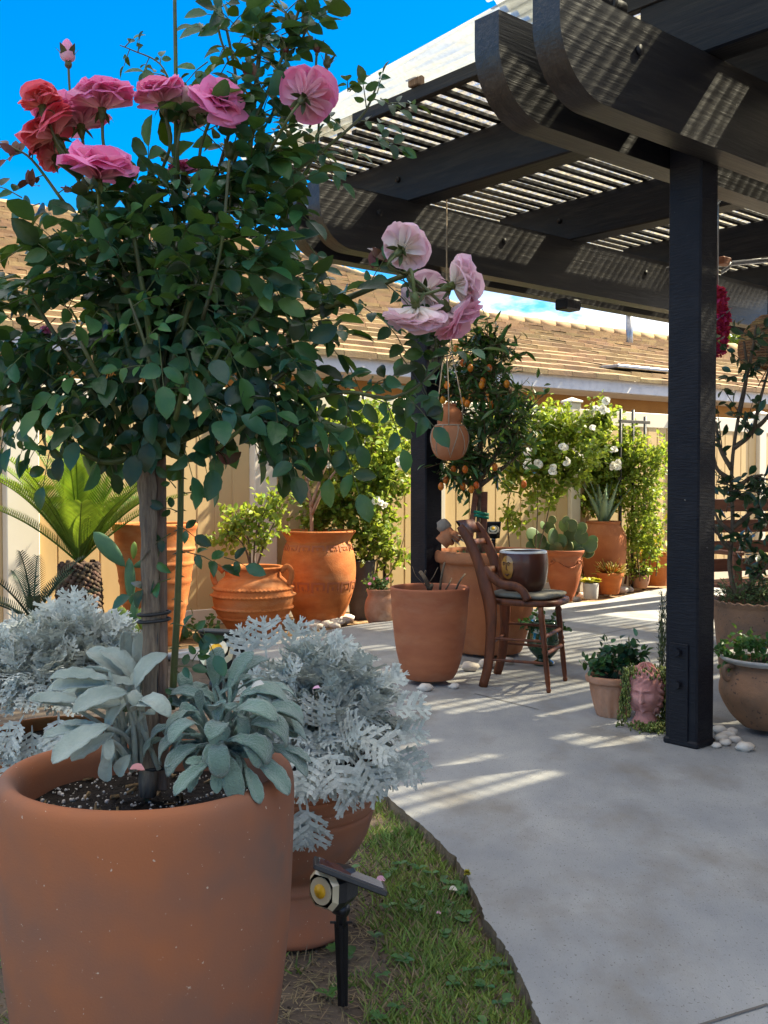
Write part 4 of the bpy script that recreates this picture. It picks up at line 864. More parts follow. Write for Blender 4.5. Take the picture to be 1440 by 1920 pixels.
# rust red slatted bench
def bench():
    c = np.array([xt(1420, 7.0), 7.0, 0]); root = thing('garden_bench', 'rust red slatted wooden bench behind the camellia', 'bench', c); ax = nrm((.93, .35, 0)); ay = np.cross((0, 0, 1), ax)
    for i, z in enumerate((.50, .62, .76, .90)):
        m = MB(); box(m, c + ay * .0 + np.array([0, 0, z]), ax, ay, (0, 0, 1), 1.15, .025, .085, .004); m.build('back_slat', BENCHW, root, smooth=False)
    for k in range(4):
        m = MB(); box(m, c - ay * (.08 + k * .1) + np.array([0, 0, .40]), ax, ay, (0, 0, 1), 1.15, .085, .022, .004); m.build('seat_slat', BENCHW, root, smooth=False)
    m = MB(); box(m, c - ay * .41 + np.array([0, 0, .35]), ax, ay, (0, 0, 1), 1.15, .022, .08, .004); m.build('apron', BENCHW, root, smooth=False)
    for s_ in (-.5, .5):
        m = MB(); box(m, c + ax * s_ + ay * .035 + np.array([0, 0, .48]), ax, ay, (0, 0, 1), .06, .04, .96, .004); m.build('back_post', BENCHW, root, smooth=False)
        m = MB(); box(m, c + ax * s_ - ay * .40 + np.array([0, 0, .30]), ax, ay, (0, 0, 1), .06, .05, .60, .004); m.build('leg', BENCHW, root, smooth=False)
        m = MB(); box(m, c + ax * s_ - ay * .19 + np.array([0, 0, .61]), ax, ay, (0, 0, 1), .07, .50, .025, .004); m.build('armrest', BENCHW, root, smooth=False)
bench()
def trellis(px, py, Y, wd, h, label, n=3):
    b = np.array([xt(px, Y), Y, GZ]); root = thing('trellis', label, 'trellis', b); m = MB(); cr = MB()
    for i in range(n):
        o = FD * (i / (n - 1) - .5) * wd; m = MB(); tube(m, [b + o, b + o + np.array([0, 0, h - .06 * (i == n - 1)])], .016, 6); m.build('upright', BLACKP, root)
    for z in (h * .30, h * .62, h - .12):
        cr = MB(); box(cr, b + np.array([0, 0, z]) + FN * .018, FD, FN, (0, 0, 1), wd + .1, .014, .03, .002); cr.build('crossbar', GREYPOT, root, smooth=False)
trellis(682, 0, 8.45, .42, 1.80, 'black garden trellis behind the white rose left of the far post')
trellis(1186, 0, 10.28, .36, 1.80, 'black garden trellis rising above the white rose right of the agave')
# carved bird ornament leaning in the kumquat pot
def ornament():
    c = at(843, 1000, 6.12); root = thing('clay_ornament', 'clay bird ornament leaning on the kumquat pot rim beside the far post', 'ornament', c); m = MB()
    tube(m, curve([c + np.array(p) for p in ((-.05, 0, -.06), (-.02, 0, -.03), (.02, -.01, -.01), (.06, -.02, -.04))], 5), [.045] * 5 + [.055] * 5 + [.03] * 5 + [.012], 10); m.build('body', TERRA, root)
    m = MB(); ico(m, c + np.array([-.035, 0, .045]), .042, (1, .9, 1.0), 3, .12, 10, 8); m.build('head', BONE, root)
    m = MB()
    for k in range(3): put(m, LANCE, c + np.array([-.02 + k * .02, -.03, .0]), (.8, -.1, -.5 + k * .2), (0, -.5, 1), .11, .14)
    m.build('wing', BONE, root)
ornament()
def face_planter():
    Y = 4.42; c = np.array([xt(1213, Y), Y, 0.0]); root = thing('head_planter', 'pink stone planter shaped as a classical head beside the near black post', 'planter', c)
    m = MB(); zc = .155; rx, ry, rz = .066, .08, .108; U_, V_ = 110, 90; look = math.radians(-90 - 30)
    def g(a, b, s): return math.exp(-((a * a + b * b) / (s * s)))
    vs = []; fs = []
    for j in range(V_ + 1):
        t = j / V_; th = math.pi * (.02 + .80 * t); 
        for k in range(U_):
            q = -math.pi + 2 * math.pi * k / U_; r = 1.0; y = math.cos(th)      # q = 0 faces forward
            r *= 1 - .16 * max(0, -y - .2) * (1 if abs(q) < 1.6 else .3)
            x = q
            gx = lambda x0, y0, sx, sy, A: A * math.exp(-((x - x0) / sx) ** 2 - ((y - y0) / sy) ** 2)
            r += gx(0, -.12, .12, .20, .24) + gx(0, -.24, .15, .07, .20) + gx(0, .10, .09, .18, .10)       # nose
            r += gx(.33, .14, .24, .06, .11) + gx(-.33, .14, .24, .06, .11)                                 # brows
            r -= gx(.34, .03, .2, .10, .17) + gx(-.34, .03, .2, .10, .17)                                     # sockets
            r += gx(.34, .01, .12, .05, .10) + gx(-.34, .01, .12, .05, .10)                                 # lids
            r += gx(0, -.42, .24, .035, .12) + gx(0, -.51, .2, .04, .12) - gx(0, -.465, .26, .018, .08)     # lips
            r += gx(0, -.70, .22, .10, .17) - gx(0, -.58, .2, .04, .04)                                       # chin
            r += gx(.62, -.2, .3, .22, .03) + gx(-.62, -.2, .3, .22, .03)                                     # cheeks
            hair = 1 / (1 + math.exp(-(y - .42 + .28 * min(1.0, abs(x)) ** 2 * -1.0) * 26))
            hair = max(hair, 1 / (1 + math.exp(-(abs(x) - 1.15) * 16)))
            r += hair * (.10 + .06 * math.sin(x * 13 + 5 * math.sin(y * 7)) + .045 * math.sin(y * 26 + x * 4))
            vs.append(c + np.array([rx * r * math.sin(th) * math.cos(look + x) * 1.05, ry * r * math.sin(th) * math.sin(look + x), zc + rz * r * y]))
    for j in range(V_):
        for k in range(U_): fs.append((j * U_ + k, (j + 1) * U_ + k, (j + 1) * U_ + (k + 1) % U_, j * U_ + (k + 1) % U_))
    m.add(vs, fs); fs0 = tuple(range(U_)); m.f.append(fs0)
    m.build('head', PINKST, root)
    m = MB(); lathe(m, smooth_prof([(.055, 0), (.062, .006), (.055, .03), (.042, .055), (.04, .09)], 4), c, 32, None, True); m.build('base', PINKST, root)
    return c
CFACE = face_planter()
# pale plastic edging along the left side of the patio
def edging():
    p = px_pts([(300, 1238), (345, 1233), (400, 1226), (470, 1216)], GZ); m = MB(); tube(m, curve([q + np.array([0, 0, .02]) for q in p], 5), .022, 8); tag(m.build('edging_pipe', PORC), 'pale grey edging pipe lying along the bed behind the lamb ear', 'pipe')
edging()
# ---------------------------------------------------------------- plants
def bloom(c, axis, R, m, parent, rs, openness=1.0, rings=None, name='rose_bloom', res=5, sep=True, axis_len=.012):
    """open rose: rings of cupped petals round axis; R is the outer radius"""
    a = nrm(axis); s = nrm(np.cross(a, (.3, .2, 1))); u = np.cross(s, a); mb = MB()
    rings = rings or [(5, 90, 1.0), (6, 74, 1.0), (7, 57, .92), (7, 40, .80), (6, 24, .62), (4, 10, .45)]
    for n, ang, ln in rings:
        off = rs.rand() * 6.3
        for k in range(n):
            q = off + 2 * math.pi * k / n + rs.normal() * .13; an = rd(ang * openness + rs.normal() * 13); L = R * ln * (1 + rs.normal() * .07)
            rdv = s * math.cos(q) + u * math.sin(q); tg = np.cross(a, rdv); Wd = L * (.66 + .08 * rs.rand()) if n > 4 else L * .7
            cup = .30 + .25 * rs.rand(); roll = .35 + .5 * rs.rand(); ph = rs.rand() * 6; vs = []; cc = []; pos = np.asarray(c, float).copy(); N_ = res + 1
            for i in range(N_):
                t = i / (N_ - 1); ai = an * (.35 + .75 * t) + (roll * (t - .62) * 1.4 if t > .62 else 0)
                if i: pos = pos + (rdv * math.sin(ai) + a * math.cos(ai)) * L / (N_ - 1)
                w = Wd * (math.sin(min(1, t * 1.12 + .10) * math.pi * .58) ** .9) * (1.0 if t < .97 else .8)
                nn = np.cross(tg, rdv * math.sin(ai) + a * math.cos(ai))
                for j in range(5):
                    x = -1 + j / 2; vs.append(pos + tg * w * x * (1 - .12 * abs(x)) - nn * (-cup) * w * (x * x) * .55 + nn * L * (.05 * math.sin(ph + x * 2.2 + t * 2) * t * t + .045 * math.sin(ph * 3 + x * 5.3) * t ** 4) - (rdv * math.sin(ai) + a * math.cos(ai)) * L * .12 * (abs(x) ** 2.2) * t); cc.append(t)
            mb.add(vs, [(i * 5 + j, i * 5 + j + 1, i * 5 + 5 + j + 1, i * 5 + 5 + j) for i in range(N_ - 1) for j in range(4)], cc)
    o = mb.build(name, m, parent)
    if sep:
        sm = MB(); b0 = np.asarray(c) - a * axis_len
        tube(sm, [b0 - a * .012, b0 - a * .002, b0 + a * .012], [.0025, .0065, .007], 8)
        for k in range(5):
            q = 2 * math.pi * k / 5; d = s * math.cos(q) + u * math.sin(q); put(sm, LANCE, b0 + a * .008, d * .9 - a * .55, a, .026, .030)
        sm.build('calyx', STEM, o)
    return o
def compound(mb, tw, p, d, up, L, rs, pairs=2, tpl=None, fold=0):
    """pinnate rose leaf: pairs of leaflets and a terminal one on a thin rachis"""
    d = nrm(d); up = nrm(np.asarray(up) - d * (np.asarray(up) @ d)); x = np.cross(d, up); ln = L * (pairs * .78 + .35)
    drop = .25 + .3 * rs.rand()
    def pt(t): return np.asarray(p) + d * ln * t + np.array([0, 0, -drop * ln * t * t * .6])
    tube(tw, [pt(0), pt(.5), pt(1)], [.0011, .0009, .0006], 4, False)
    for i in range(pairs):
        t = (i + .75) / (pairs + .45)
        for sg in (-1, 1):
            l = L * (.78 + .2 * rs.rand()) * (.85 if i == 0 else 1)
            put(mb, tpl or (ROSE_LEAF if rs.rand() < .6 else ROSE_LEAF2), pt(t) + x * sg * .002, d * .45 + x * sg + rs.normal(size=3) * .14 - np.array([0, 0, .12]), up + rs.normal(size=3) * .32, l, l * (.82 + .16 * rs.rand()))
    put(mb, tpl or ROSE_LEAF, pt(1), d + np.array([0, 0, -drop * .8]) + rs.normal(size=3) * .1, up + rs.normal(size=3) * .2, L * 1.08, L * .95)
# ---- the standard rose
def rose_tree():
    rs = np.random.RandomState(21); Y0 = 1.75; k = Y0 / F
    base = at(278, 1490, Y0); root = thing('rose_tree', 'standard rose tree with pink blooms and dense dark leaves in the big front pot', 'rose tree', CA + np.array([0, 0, ZA - .062]))
    def rp(x, y, dy=0.0): return at(x, y, Y0 + dy)
    m = MB(); tr = curve([rp(277, 1492), rp(281, 1300), rp(283, 1150, .004), rp(279, 1000), rp(275, 900), rp(272, 845)], 6)
    n = len(tr); tube(m, tr, [.0150 + .0012 * math.sin(i * 1.7) + .0010 * math.sin(i * .6) + (.004 if i > n - 3 else 0) for i in range(n)], 14); trunk = m.build('trunk', BARK, root)
    m = MB(); 
    def bare(p0, pts, r0, r1, mb=None, nseg=5): 
        c = curve([p0] + pts, nseg); tube(mb if mb is not None else m, c, list(np.linspace(r0, r1, len(c))), 7); return c
    crown0 = rp(276, 850)
    canes = []
    for tx, ty, ty2, dy in ((120, 700, .05, .1), (60, 560, 0, -.05), (180, 420, 0, .05), (240, 380, 0, -.08), (330, 420, 0, .1), (440, 300, 0, .0), (480, 180, 0, .05), (520, 520, 0, -.05), (600, 640, 0, .0), (420, 640, 0, -.12), (300, 600, 0, .12), (150, 640, 0, -.12), (560, 440, 0, .1), (90, 800, 0, -.05), (470, 790, 0, -.06), (350, 700, 0, -.14), (640, 600, 0, -.02)):
        mid = rp((276 + tx) / 2 + rs.normal() * 15, (850 + ty) / 2 + 40, dy * .5)
        canes.append(bare(crown0 + rs.normal(size=3) * .008, [mid, rp(tx, ty, dy)], .0075, .003))
    # long shoots
    shoots = []
    for pts, r0, r1 in (([(328, 420, -.02), (330, 200, -.02), (327, -40, -.02)], .0042, .003), ([(455, 450, 0), (470, 260, 0), (488, 80, 0), (500, -60, 0)], .005, .003), ([(470, 240, 0), (520, 130, -.01), (560, 20, 0), (575, -30, 0)], .0035, .002),
                        ([(380, 600, -.1), (415, 460, -.12), (430, 300, -.12)], .0035, .0025), ([(300, 760, -.14), (270, 640, -.15), (242, 560, -.15)], .003, .002), ([(560, 600, 0), (650, 560, -.02), (735, 525, -.03), (762, 516, -.03)], .0055, .0042),
                        ([(530, 765, .0), (640, 735, -.02), (740, 745, -.02), (820, 690, -.02), (835, 640, -.02)], .0040, .002), ([(530, 340, .02), (620, 270, 0), (680, 215, 0), (705, 165, 0)], .0035, .0016), ([(380, 420, 0), (440, 200, .02), (430, 80, .02), (400, -30, .02)], .0035, .002),
                        ([(120, 380, -.02), (60, 300, -.02), (20, 275, -.02)], .003, .0014), ([(330, 180, -.02), (300, 120, -.02), (250, 95, -.02), (225, 85, -.02)], .0016, .0008), ([(500, 420, .03), (585, 300, .03), (600, 210, .03)], .003, .002)):
        shoots.append((bare(rp(*pts[0]), [rp(*q) for q in pts[1:]], r0, r1), pts))
    m.build('branches', STEM, root)
    # suckering green stem beside the stake, with thorns
    m = MB(); sc = curve([rp(322, 1330, .05), rp(332, 1150, .05), rp(338, 980, .045), rp(341, 860, .04), rp(352, 790, .03)], 6); tube(m, sc, list(np.linspace(.0065, .0045, len(sc))), 8)
    for i in range(22):
        p = sc[1 + i % (len(sc) - 2)] ; sg = 1 if i % 2 else -1; z = np.array([0, 0, .012 * (i % 3)]); tube(m, [p + z, p + z + np.array([sg * .011, 0, -.004])], [.0028, .0003], 5)
    sucker = m.build('side_stem', STEM, root)
    # foliage
    fl = MB(); fr = MB(); rd_ = MB(); tw = MB()
    blobs = [(310, 560, 200, 190, 108), (140, 600, 130, 140, 46), (450, 520, 100, 130, 42), (230, 440, 150, 60, 32), (370, 370, 95, 70, 26), (460, 260, 70, 70, 14), (440, 710, 120, 90, 36), (90, 700, 100, 90, 24), (500, 420, 55, 80, 13), (300, 745, 200, 55, 32), (560, 640, 70, 90, 12), (520, 770, 60, 60, 8), (40, 600, 50, 130, 9), (180, 745, 140, 50, 14), (510, 330, 40, 60, 5), (480, 150, 60, 100, 11), (420, 90, 45, 70, 6), (550, 60, 35, 60, 5), (380, 230, 40, 50, 4)]
    cen = rp(310, 600)
    for cx, cy, rx, ry, n in blobs:
        c = rp(cx, cy); rr = np.array([rx * k, .5 * (rx + ry) * k * .9, ry * k])
        for _ in range(n):
            u = rs_unit(rs); q = rs.rand() ** .45; p = c + u * rr * q
            if p[1] > Y0 + .05 and rs.rand() < .35: p[1] = 2 * Y0 - p[1]
            o = nrm(nrm(p - cen) + u * .5); d = nrm(o * .8 + rs.normal(size=3) * .55 + np.array([0, 0, -.15])); up = np.array([0, 0, .95]) + o * .45 + np.array([0, -.2, 0]) + rs.normal(size=3) * .45
            compound(fr if rs.rand() < .10 else fl, tw, p, d, up, .037 + .015 * rs.rand(), rs, 2 if rs.rand() < .72 else 1)
    # filler leaves deep inside so the crown is opaque
    for _ in range(360):
        u = rs_unit(rs); p = rp(310 + 180 * u[0] * rs.rand() ** .5, 590 + 170 * u[2] * rs.rand() ** .5, .03 + .14 * rs.rand()); put(fl, ROSE_LEAF, p, rs_unit(rs), (rs.normal() * .5, -.6, .6), .045 + .012 * rs.rand())
    def along(c, i0, i1, step, L, mb, pairs=2, rnd=.4):
        for i in range(i0, min(i1, len(c) - 1), step):
            t = nrm(c[i + 1] - c[i]); sidev = nrm(np.cross(t, (0, 1, 0))) * (1 if (i // step) % 2 else -1); compound(mb, tw, c[i], t * .6 + sidev + rs.normal(size=3) * rnd - np.array([0, 0, .1]), np.array([0, -.5, 1]) + rs.normal(size=3) * .3, L, rs, pairs)
    for (c, pts), st, L, mb in zip(shoots, (5, 2, 2, 3, 2, 2, 2, 2, 2, 2, 2, 2), (.03, .032, .026, .026, .028, .036, .038, .026, .03, .024, .020, .03), (fl, fl, fl, fl, fr, fl, fl, fl, fl, rd_, fl, fl)):
        along(c, 1, len(c), st, L, mb, 2 if L > .025 else 1)
    # named sprays seen against the sky and the fence
    for x, y, dx, dy_, L, n in ((655, 165, .1, .2, .028, 2), (700, 165, .3, .9, .022, 1), (740, 200, 1, .1, .026, 1), (690, 260, 1, -.2, .026, 2), (600, 270, .9, -.1, .034, 1), (560, 70, 1, .4, .030, 1), (390, 110, -.8, -.3, .042, 1), (430, 130, .8, -.4, .04, 1), (375, 180, -.9, .2, .036, 1), (470, 60, .6, .4, .030, 2),
                              (430, 40, -.6, .5, .034, 2), (575, 10, .5, .4, .036, 1), (705, 600, .4, -1, .042, 1), (725, 640, .6, -1, .046, 1), (690, 545, -.8, -.3, .040, 1), (740, 520, .9, -.2, .036, 1), (640, 690, .5, -.8, .036, 2), (700, 735, .9, -.2, .038, 2), (650, 745, -.2, -1, .040, 2), (742, 735, .2, -.9, .034, 1), (630, 800, .3, -1, .046, 2), (570, 790, -.2, -1, .040, 2), (780, 715, .3, -.8, .026, 1), (545, 810, .1, -1, .042, 1), (490, 790, .2, -1, .036, 2), (100, 815, -.3, -1, .036, 2), (30, 790, -.4, -1, .036, 2), (190, 800, .2, -1, .034, 2), (250, 800, -.1, -1, .032, 2), (10, 430, -.9, .2, .034, 1), (20, 510, -1, -.2, .034, 2), (15, 720, -1, -.2, .036, 2), (60, 380, -.9, .3, .03, 2), (160, 330, -.5, .4, .028, 1), (590, 480, .6, -.6, .034, 1)):
        for q in range(n):
            compound(fl, tw, rp(x + rs.normal() * 10, y + rs.normal() * 8, rs.normal() * .03), np.array([dx, -.2 + rs.normal() * .3, dy_]) + rs.normal(size=3) * .25, np.array([-.2 * dx, -.7, .6]) + rs.normal(size=3) * .25, L, rs, 2 if rs.rand() < .6 else 1)
    # leaves on the lower side stem
    for x, y, dx, dy_, L, pr in ((335, 960, -.5, .3, .026, 1), (330, 915, -.4, .6, .024, 1), (345, 925, .8, .2, .022, 1), (320, 1000, -.7, -.4, .030, 1), (330, 985, .8, -.2, .03, 1), (300, 1030, -.3, -1, .036, 1), (350, 1035, 1, -.1, .032, 2), (320, 1085, -1, -.2, .036, 2), (330, 1170, .8, -.1, .026, 2), (380, 1180, .5, -.8, .036, 1), (330, 1250, .8, .2, .026, 1), (335, 1300, -.9, -.2, .022, 1), (280, 1330, -.5, .2, .024, 1), (360, 1240, .3, .5, .028, 1), (420, 1045, .9, -.1, .034, 1)):
        compound(fl, tw, rp(x, y, .0), np.array([dx, -.15, dy_]), np.array([-.1, -.9, .5]) + rs.normal(size=3) * .2, L, rs, pr)
    for x, y in ((720, 490), (698, 470), (30, 290), (60, 350), (400, 850), (430, 870), (470, 150)):
        rm = MB()
        for q in range(3): put(rm, LANCE, rp(x, y, -.02), rs.normal(size=3) * .6 + np.array([0, 0, .4]), (0, -1, .3), .03, .05)
        rm.build('red_shoot', LEAF_RED, root)
    f = fl.build('foliage', LEAF_ROSE, root); fr.build('fresh_leaves', LEAF_FRESH, root); rd_.build('young_foliage', LEAF_RED, root); tag(tw.build('leaf_stalks', STEM, root), kind='stuff')
    # blooms
    BL0 = [(72, 182, 42, (-.35, -.15, 1), PETAL_D, 0, 1.0), (88, 238, 60, (-.5, -.1, .6), PETAL_D, .03, 1.05), (192, 178, 62, (.05, -.1, 1), PETAL, 0, .92), (150, 215, 56, (-.1, .1, .9), PETAL, .06, 1), (184, 306, 70, (.1, -.32, 1), PETAL_M, -.06, 1.02), (298, 172, 52, (-.25, -.15, 1), PETAL, 0, .95), (350, 200, 44, (.1, .5, .8), PETAL_P, .03, 1), (408, 188, 56, (.45, -.55, .7), PETAL_M, -.02, 1.0), (576, 175, 52, (.25, .65, .6), PETAL, 0, .95), (345, 315, 34, (0, -.3, 1), PETAL, .08, .9),
          (760, 462, 46, (.45, .75, .55), PETAL_P, -.03, .9), (868, 528, 52, (.85, .2, .35), PETAL_P, -.03, .85), (782, 598, 56, (.1, .35, -.85), PETAL_P, -.06, 1.0), (858, 598, 56, (.7, .1, -.65), PETAL_Q, -.02, 1.0), (800, 552, 44, (.3, .8, -.1), PETAL_P, .04, 1), (95, 290, 34, (-.4, .2, .3), PETAL_D, .07, 1), (100, 205, 44, (-.1, .3, .8), PETAL, .05, .9), (88, 620, 14, (.2, -.5, .8), PETAL_M, .1, .7)]
    for x, y, r, ax, mt, dy, op in [(b[0], b[1], b[2], b[3], b[4], b[5] - .07, b[6]) for b in BL0]:
        c = rp(x, y, dy); a = nrm(ax); c2 = c - a * r * k * .35; bo = bloom(c2, a, r * k * 1.10, mt, root, rs, op)
        if x < 700: tgt = rp(x + (310 - x) * .35, y + 150, dy * .5)
        else: tgt = rp(762, 516, -.03)
        st = MB(); tube(st, curve([c2 - a * .016, c2 - a * .05 + (tgt - c2) * .15, tgt], 5), .0026, 6); st.build('stalk', STEM, bo)
    # buds
    for x, y, h, ax, mt, sx, sy in ((128, 118, 44, (-.05, 0, 1), PETAL, 140, 250), (432, 300, 34, (0, -.1, 1), STEM, 425, 450), (240, 552, 34, (-.25, -.1, 1), STEM, 270, 650), (612, 128, 24, (.2, 0, 1), STEM, 580, 240), (594, 100, 22, (.1, 0, 1), LEAF_RED, 570, 230), (826, 625, 22, (.2, -.2, 1), STEM, 815, 690), (410, 0, 24, (0, 0, 1), STEM, 430, 120), (590, 0, 26, (.3, 0, 1), STEM, 560, 90), (536, 100, 18, (0, 0, 1), LEAF_RED, 545, 200)):
        c = rp(x, y, -.02); a = nrm(ax); h_ = h * k; b = MB()
        lathe_p = smooth_prof([(.001, 0), (.22, .12), (.30, .35), (.25, .65), (.12, .9), (.01, 1.0)], 3); s_ = nrm(np.cross(a, (0, 1, .1))); u_ = np.cross(s_, a)
        vs = []; n_ = 10
        for r_, z_ in lathe_p:
            for q in range(n_): t = 2 * math.pi * q / n_; vs.append(c + a * z_ * h_ + (s_ * math.cos(t) + u_ * math.sin(t)) * r_ * h_ * (1 + .12 * math.sin(3 * t + z_ * 4)))
        b.add(vs, [(i * n_ + q, i * n_ + (q + 1) % n_, i * n_ + n_ + (q + 1) % n_, i * n_ + n_ + q) for i in range(len(lathe_p) - 1) for q in range(n_)], np.repeat([z for r, z in lathe_p], n_))
        o = b.build('rose_bud', mt, root); cx = MB()
        for q in range(5): t = 1.26 * q; d = s_ * math.cos(t) + u_ * math.sin(t); put(cx, LANCE, c + d * .12 * h_, a + d * .32, -d, h_ * (.75 if mt is PETAL else 1.15), h_ * 1.1)
        ico(cx, c - a * h_ * .08, h_ * .16, seed=1, jit=.05); cx.build('sepal', STEM, o)
        st = MB(); tube(st, curve([c, c - a * .05, rp(sx, sy, 0)], 5), .0020, 6); st.build('stalk', STEM, o)
    # graft label wrap at the crown
    m = MB(); tube(m, [rp(308, 806, -.01), rp(318, 812, -.01)], .012, 10); m.build('white_tag', PORC, root)
    # stake
    stk = thing('garden_stake', 'grey weathered square stake tied to the rose stem with black loops', 'stake', rp(301, 1440, .02))
    m = MB(); a, b = rp(303, 1480, .018), rp(297, 838, .018); box(m, (a + b) / 2, (1, 0, 0), (0, 1, 0), nrm(a - b), .0225, .02, np.linalg.norm(a - b), .002); m.build('post', STAKE, stk, smooth=False)
    m = MB()
    for y in (1150, 1163, 1437):
        c = rp(289, y, .006); pts = [c + np.array([.0275 * math.cos(q) * (1 if abs(math.cos(q)) < .95 else .97), .021 * math.sin(q), .0025 * math.cos(q) * (1 if y < 1300 else 0)]) for q in np.linspace(0, 2 * math.pi, 25)]; tube(m, pts, .0028, 6, False)
    box(m, rp(293, 1270, -.002), (1, 0, 0), (0, 1, 0), (0, 0, 1), .006, .003, .22, .0005)
    m.build('tie', RUBBER, stk)
rose_tree()
# ---- dusty miller
def dusty_leaf(mb, p, d, up, L, rs, mid=.018):
    """one deeply lobed silver leaf made of a rib, lobes and their teeth"""
    d = nrm(d); z = nrm(np.asarray(up) - d * (np.asarray(up) @ d)); x = np.cross(d, z); curl = .35 + .5 * rs.rand(); n = 5
    def C(t, a=0.0, h=0.0): return np.asarray(p) + d * L * t * (1 - .12 * curl * t * t) - z * L * curl * .32 * t * t + x * a * L + z * h * L
    def quad(a, b, w0, w1, h0=0.0, h1=0.0, rnd=True):
        w0 *= .78; w1 *= .78   # tapered strip with a rounded end between two (t, a) points in leaf space
        (t0, a0), (t1, a1) = a, b; v = np.array([t1 - t0, a1 - a0]); l = np.hypot(*v) + 1e-6; ex, ey = v / l; nx, ny = -ey, ex; hm = h0 + (h1 - h0) * .5
        P = [C(t0 - nx * w0, a0 - ny * w0, h0), C(t0 + nx * w0, a0 + ny * w0, h0)]
        tm, am, wm = (t0 + t1) / 2, (a0 + a1) / 2, max((w0 + w1) / 2, w1) * 1.08
        P += [C(tm + nx * wm, am + ny * wm, hm), C(t1 + nx * w1, a1 + ny * w1, h1)]
        if rnd: P += [C(t1 + nx * w1 * .6 + ex * w1 * .7, a1 + ny * w1 * .6 + ey * w1 * .7, h1), C(t1 - nx * w1 * .6 + ex * w1 * .7, a1 - ny * w1 * .6 + ey * w1 * .7, h1)]
        P += [C(t1 - nx * w1, a1 - ny * w1, h1), C(tm - nx * wm, am - ny * wm, hm)]
        mb.add(P, [(0, 1, 2, len(P) - 1), tuple(range(2, len(P)))])
    quad((0, 0), (.3, 0), .018, .03); quad((.3, 0), (.62, 0), .045, .075); quad((.62, 0), (.9, 0), .075, .08); quad((.9, 0), (1.0, 0), .065, .035)
    for i in range(n):
        t = .22 + .70 * i / n; ln = (.12 + .20 * math.sin(math.pi * (.22 + .68 * i / n))) * (1 + .15 * rs.normal())
        for sg in (-1, 1):
            tt = t + .03 * rs.normal(); e = (tt + ln * .62, sg * ln); h = .05 + .08 * rs.rand(); m_ = (tt + ln * .30, sg * ln * .55)
            quad((tt, 0), m_, .034, .052, 0, h * .6); quad(m_, e, .054, .046, h * .6, h)
            for fx, fy in ((.13, .05), (.01, .10), (-.08 * 0 + .09, .14 * .6)):
                quad((e[0] - .01, e[1] - .01 * sg), (e[0] + fx * .75, e[1] + sg * fy * .75), .038, .020, h, h)
            quad(m_, (m_[0] - .02, m_[1] + sg * .10), .036, .020, h * .6, h * .7); quad(m_, (m_[0] + .12, m_[1] - sg * .01), .036, .018, h * .6, h * .6)
    for sg in (-1, 0, 1): quad((.96, sg * .02), (1.07, sg * .075), .03, .018)
def dusty(c, R, n, seed, label, extra=(), hs=.8, L0=.075):
    rs = np.random.RandomState(seed); root = thing('dusty_miller', label, 'plant', c); mb = MB(); st = MB(); Z0 = np.asarray(c, float)
    for i in range(n):
        u = rs_unit(rs); u[2] = abs(u[2]) * 1.0 - .38 * (rs.rand() ** 1.2); u = nrm(u); q = .55 + .45 * rs.rand() ** .6
        p = Z0 + u * np.array([R, R, R * hs]) * q; d = nrm(u * .75 + np.array([0, 0, .45 if u[2] > .2 else -.35]) + rs.normal(size=3) * .38)
        up = nrm(u * .5 + np.array([0, 0, 1]) - d * .3 + rs.normal(size=3) * .3); dusty_leaf(mb, p - d * .02, d, up, L0 * (.7 + .6 * rs.rand()), rs)
        if i % 4 == 0: tube(st, curve([Z0 - np.array([0, 0, R * .35]), Z0 + u * R * .4, p], 3), .0028, 5, False)
    for x, y, Y, d, L in extra: dusty_leaf(mb, at(x, y, Y), np.array(d, float), np.array([-.1, -.7, .7]), L, rs)
    mb.build('leaves', SILVER, root, smooth=False); st.build('stems', SILVER_W, root)
dusty(at(596, 1352, 2.50), .182, 640, 31, 'bushy silver dusty miller spilling out of the pedestal urn', [
    (560, 1560 - 60, 2.28, (.2, -.1, -1), .10), (575, 1500, 2.27, (.1, -.1, -1), .115), (620, 1440, 2.27, (.5, -.2, -.7), .11), (655, 1420, 2.28, (.7, -.1, -.75), .12), (590, 1430, 2.27, (-.2, -.3, -.6), .09), (690, 1400, 2.3, (.6, 0, -.8), .12), (720, 1330, 2.4, (1, 0, .12), .11), (725, 1372, 2.4, (1, 0, .05), .10), (730, 1400, 2.42, (.8, 0, -.7), .12), (700, 1290, 2.45, (.9, 0, .5), .09),
    (470, 1245, 2.45, (-.3, 0, 1), .10), (500, 1235, 2.45, (-.1, 0, 1), .10), (540, 1230, 2.5, (.3, 0, 1), .10), (600, 1250, 2.5, (.5, 0, .6), .11), (640, 1400, 2.28, (.2, -.3, .4), .10), (600, 1380, 2.28, (0, -.3, .5), .11), (660, 1370, 2.29, (.6, -.3, -.2), .12), (560, 1540, 2.27, (.1, -.1, -1), .07), (600, 1430, 2.27, (.1, -.3, -.5), .085), (640, 1440, 2.27, (.3, -.3, -.5), .085), (680, 1425, 2.28, (.4, -.2, -.6), .085), (560, 1430, 2.27, (-.1, -.3, -.5), .085), (615, 1400, 2.27, (.2, -.5, -.5), .12), (665, 1405, 2.28, (.5, -.4, -.6), .12), (580, 1405, 2.27, (-.1, -.5, -.5), .12), (700, 1420, 2.32, (.8, -.1, -.5), .09)], .92, .068)
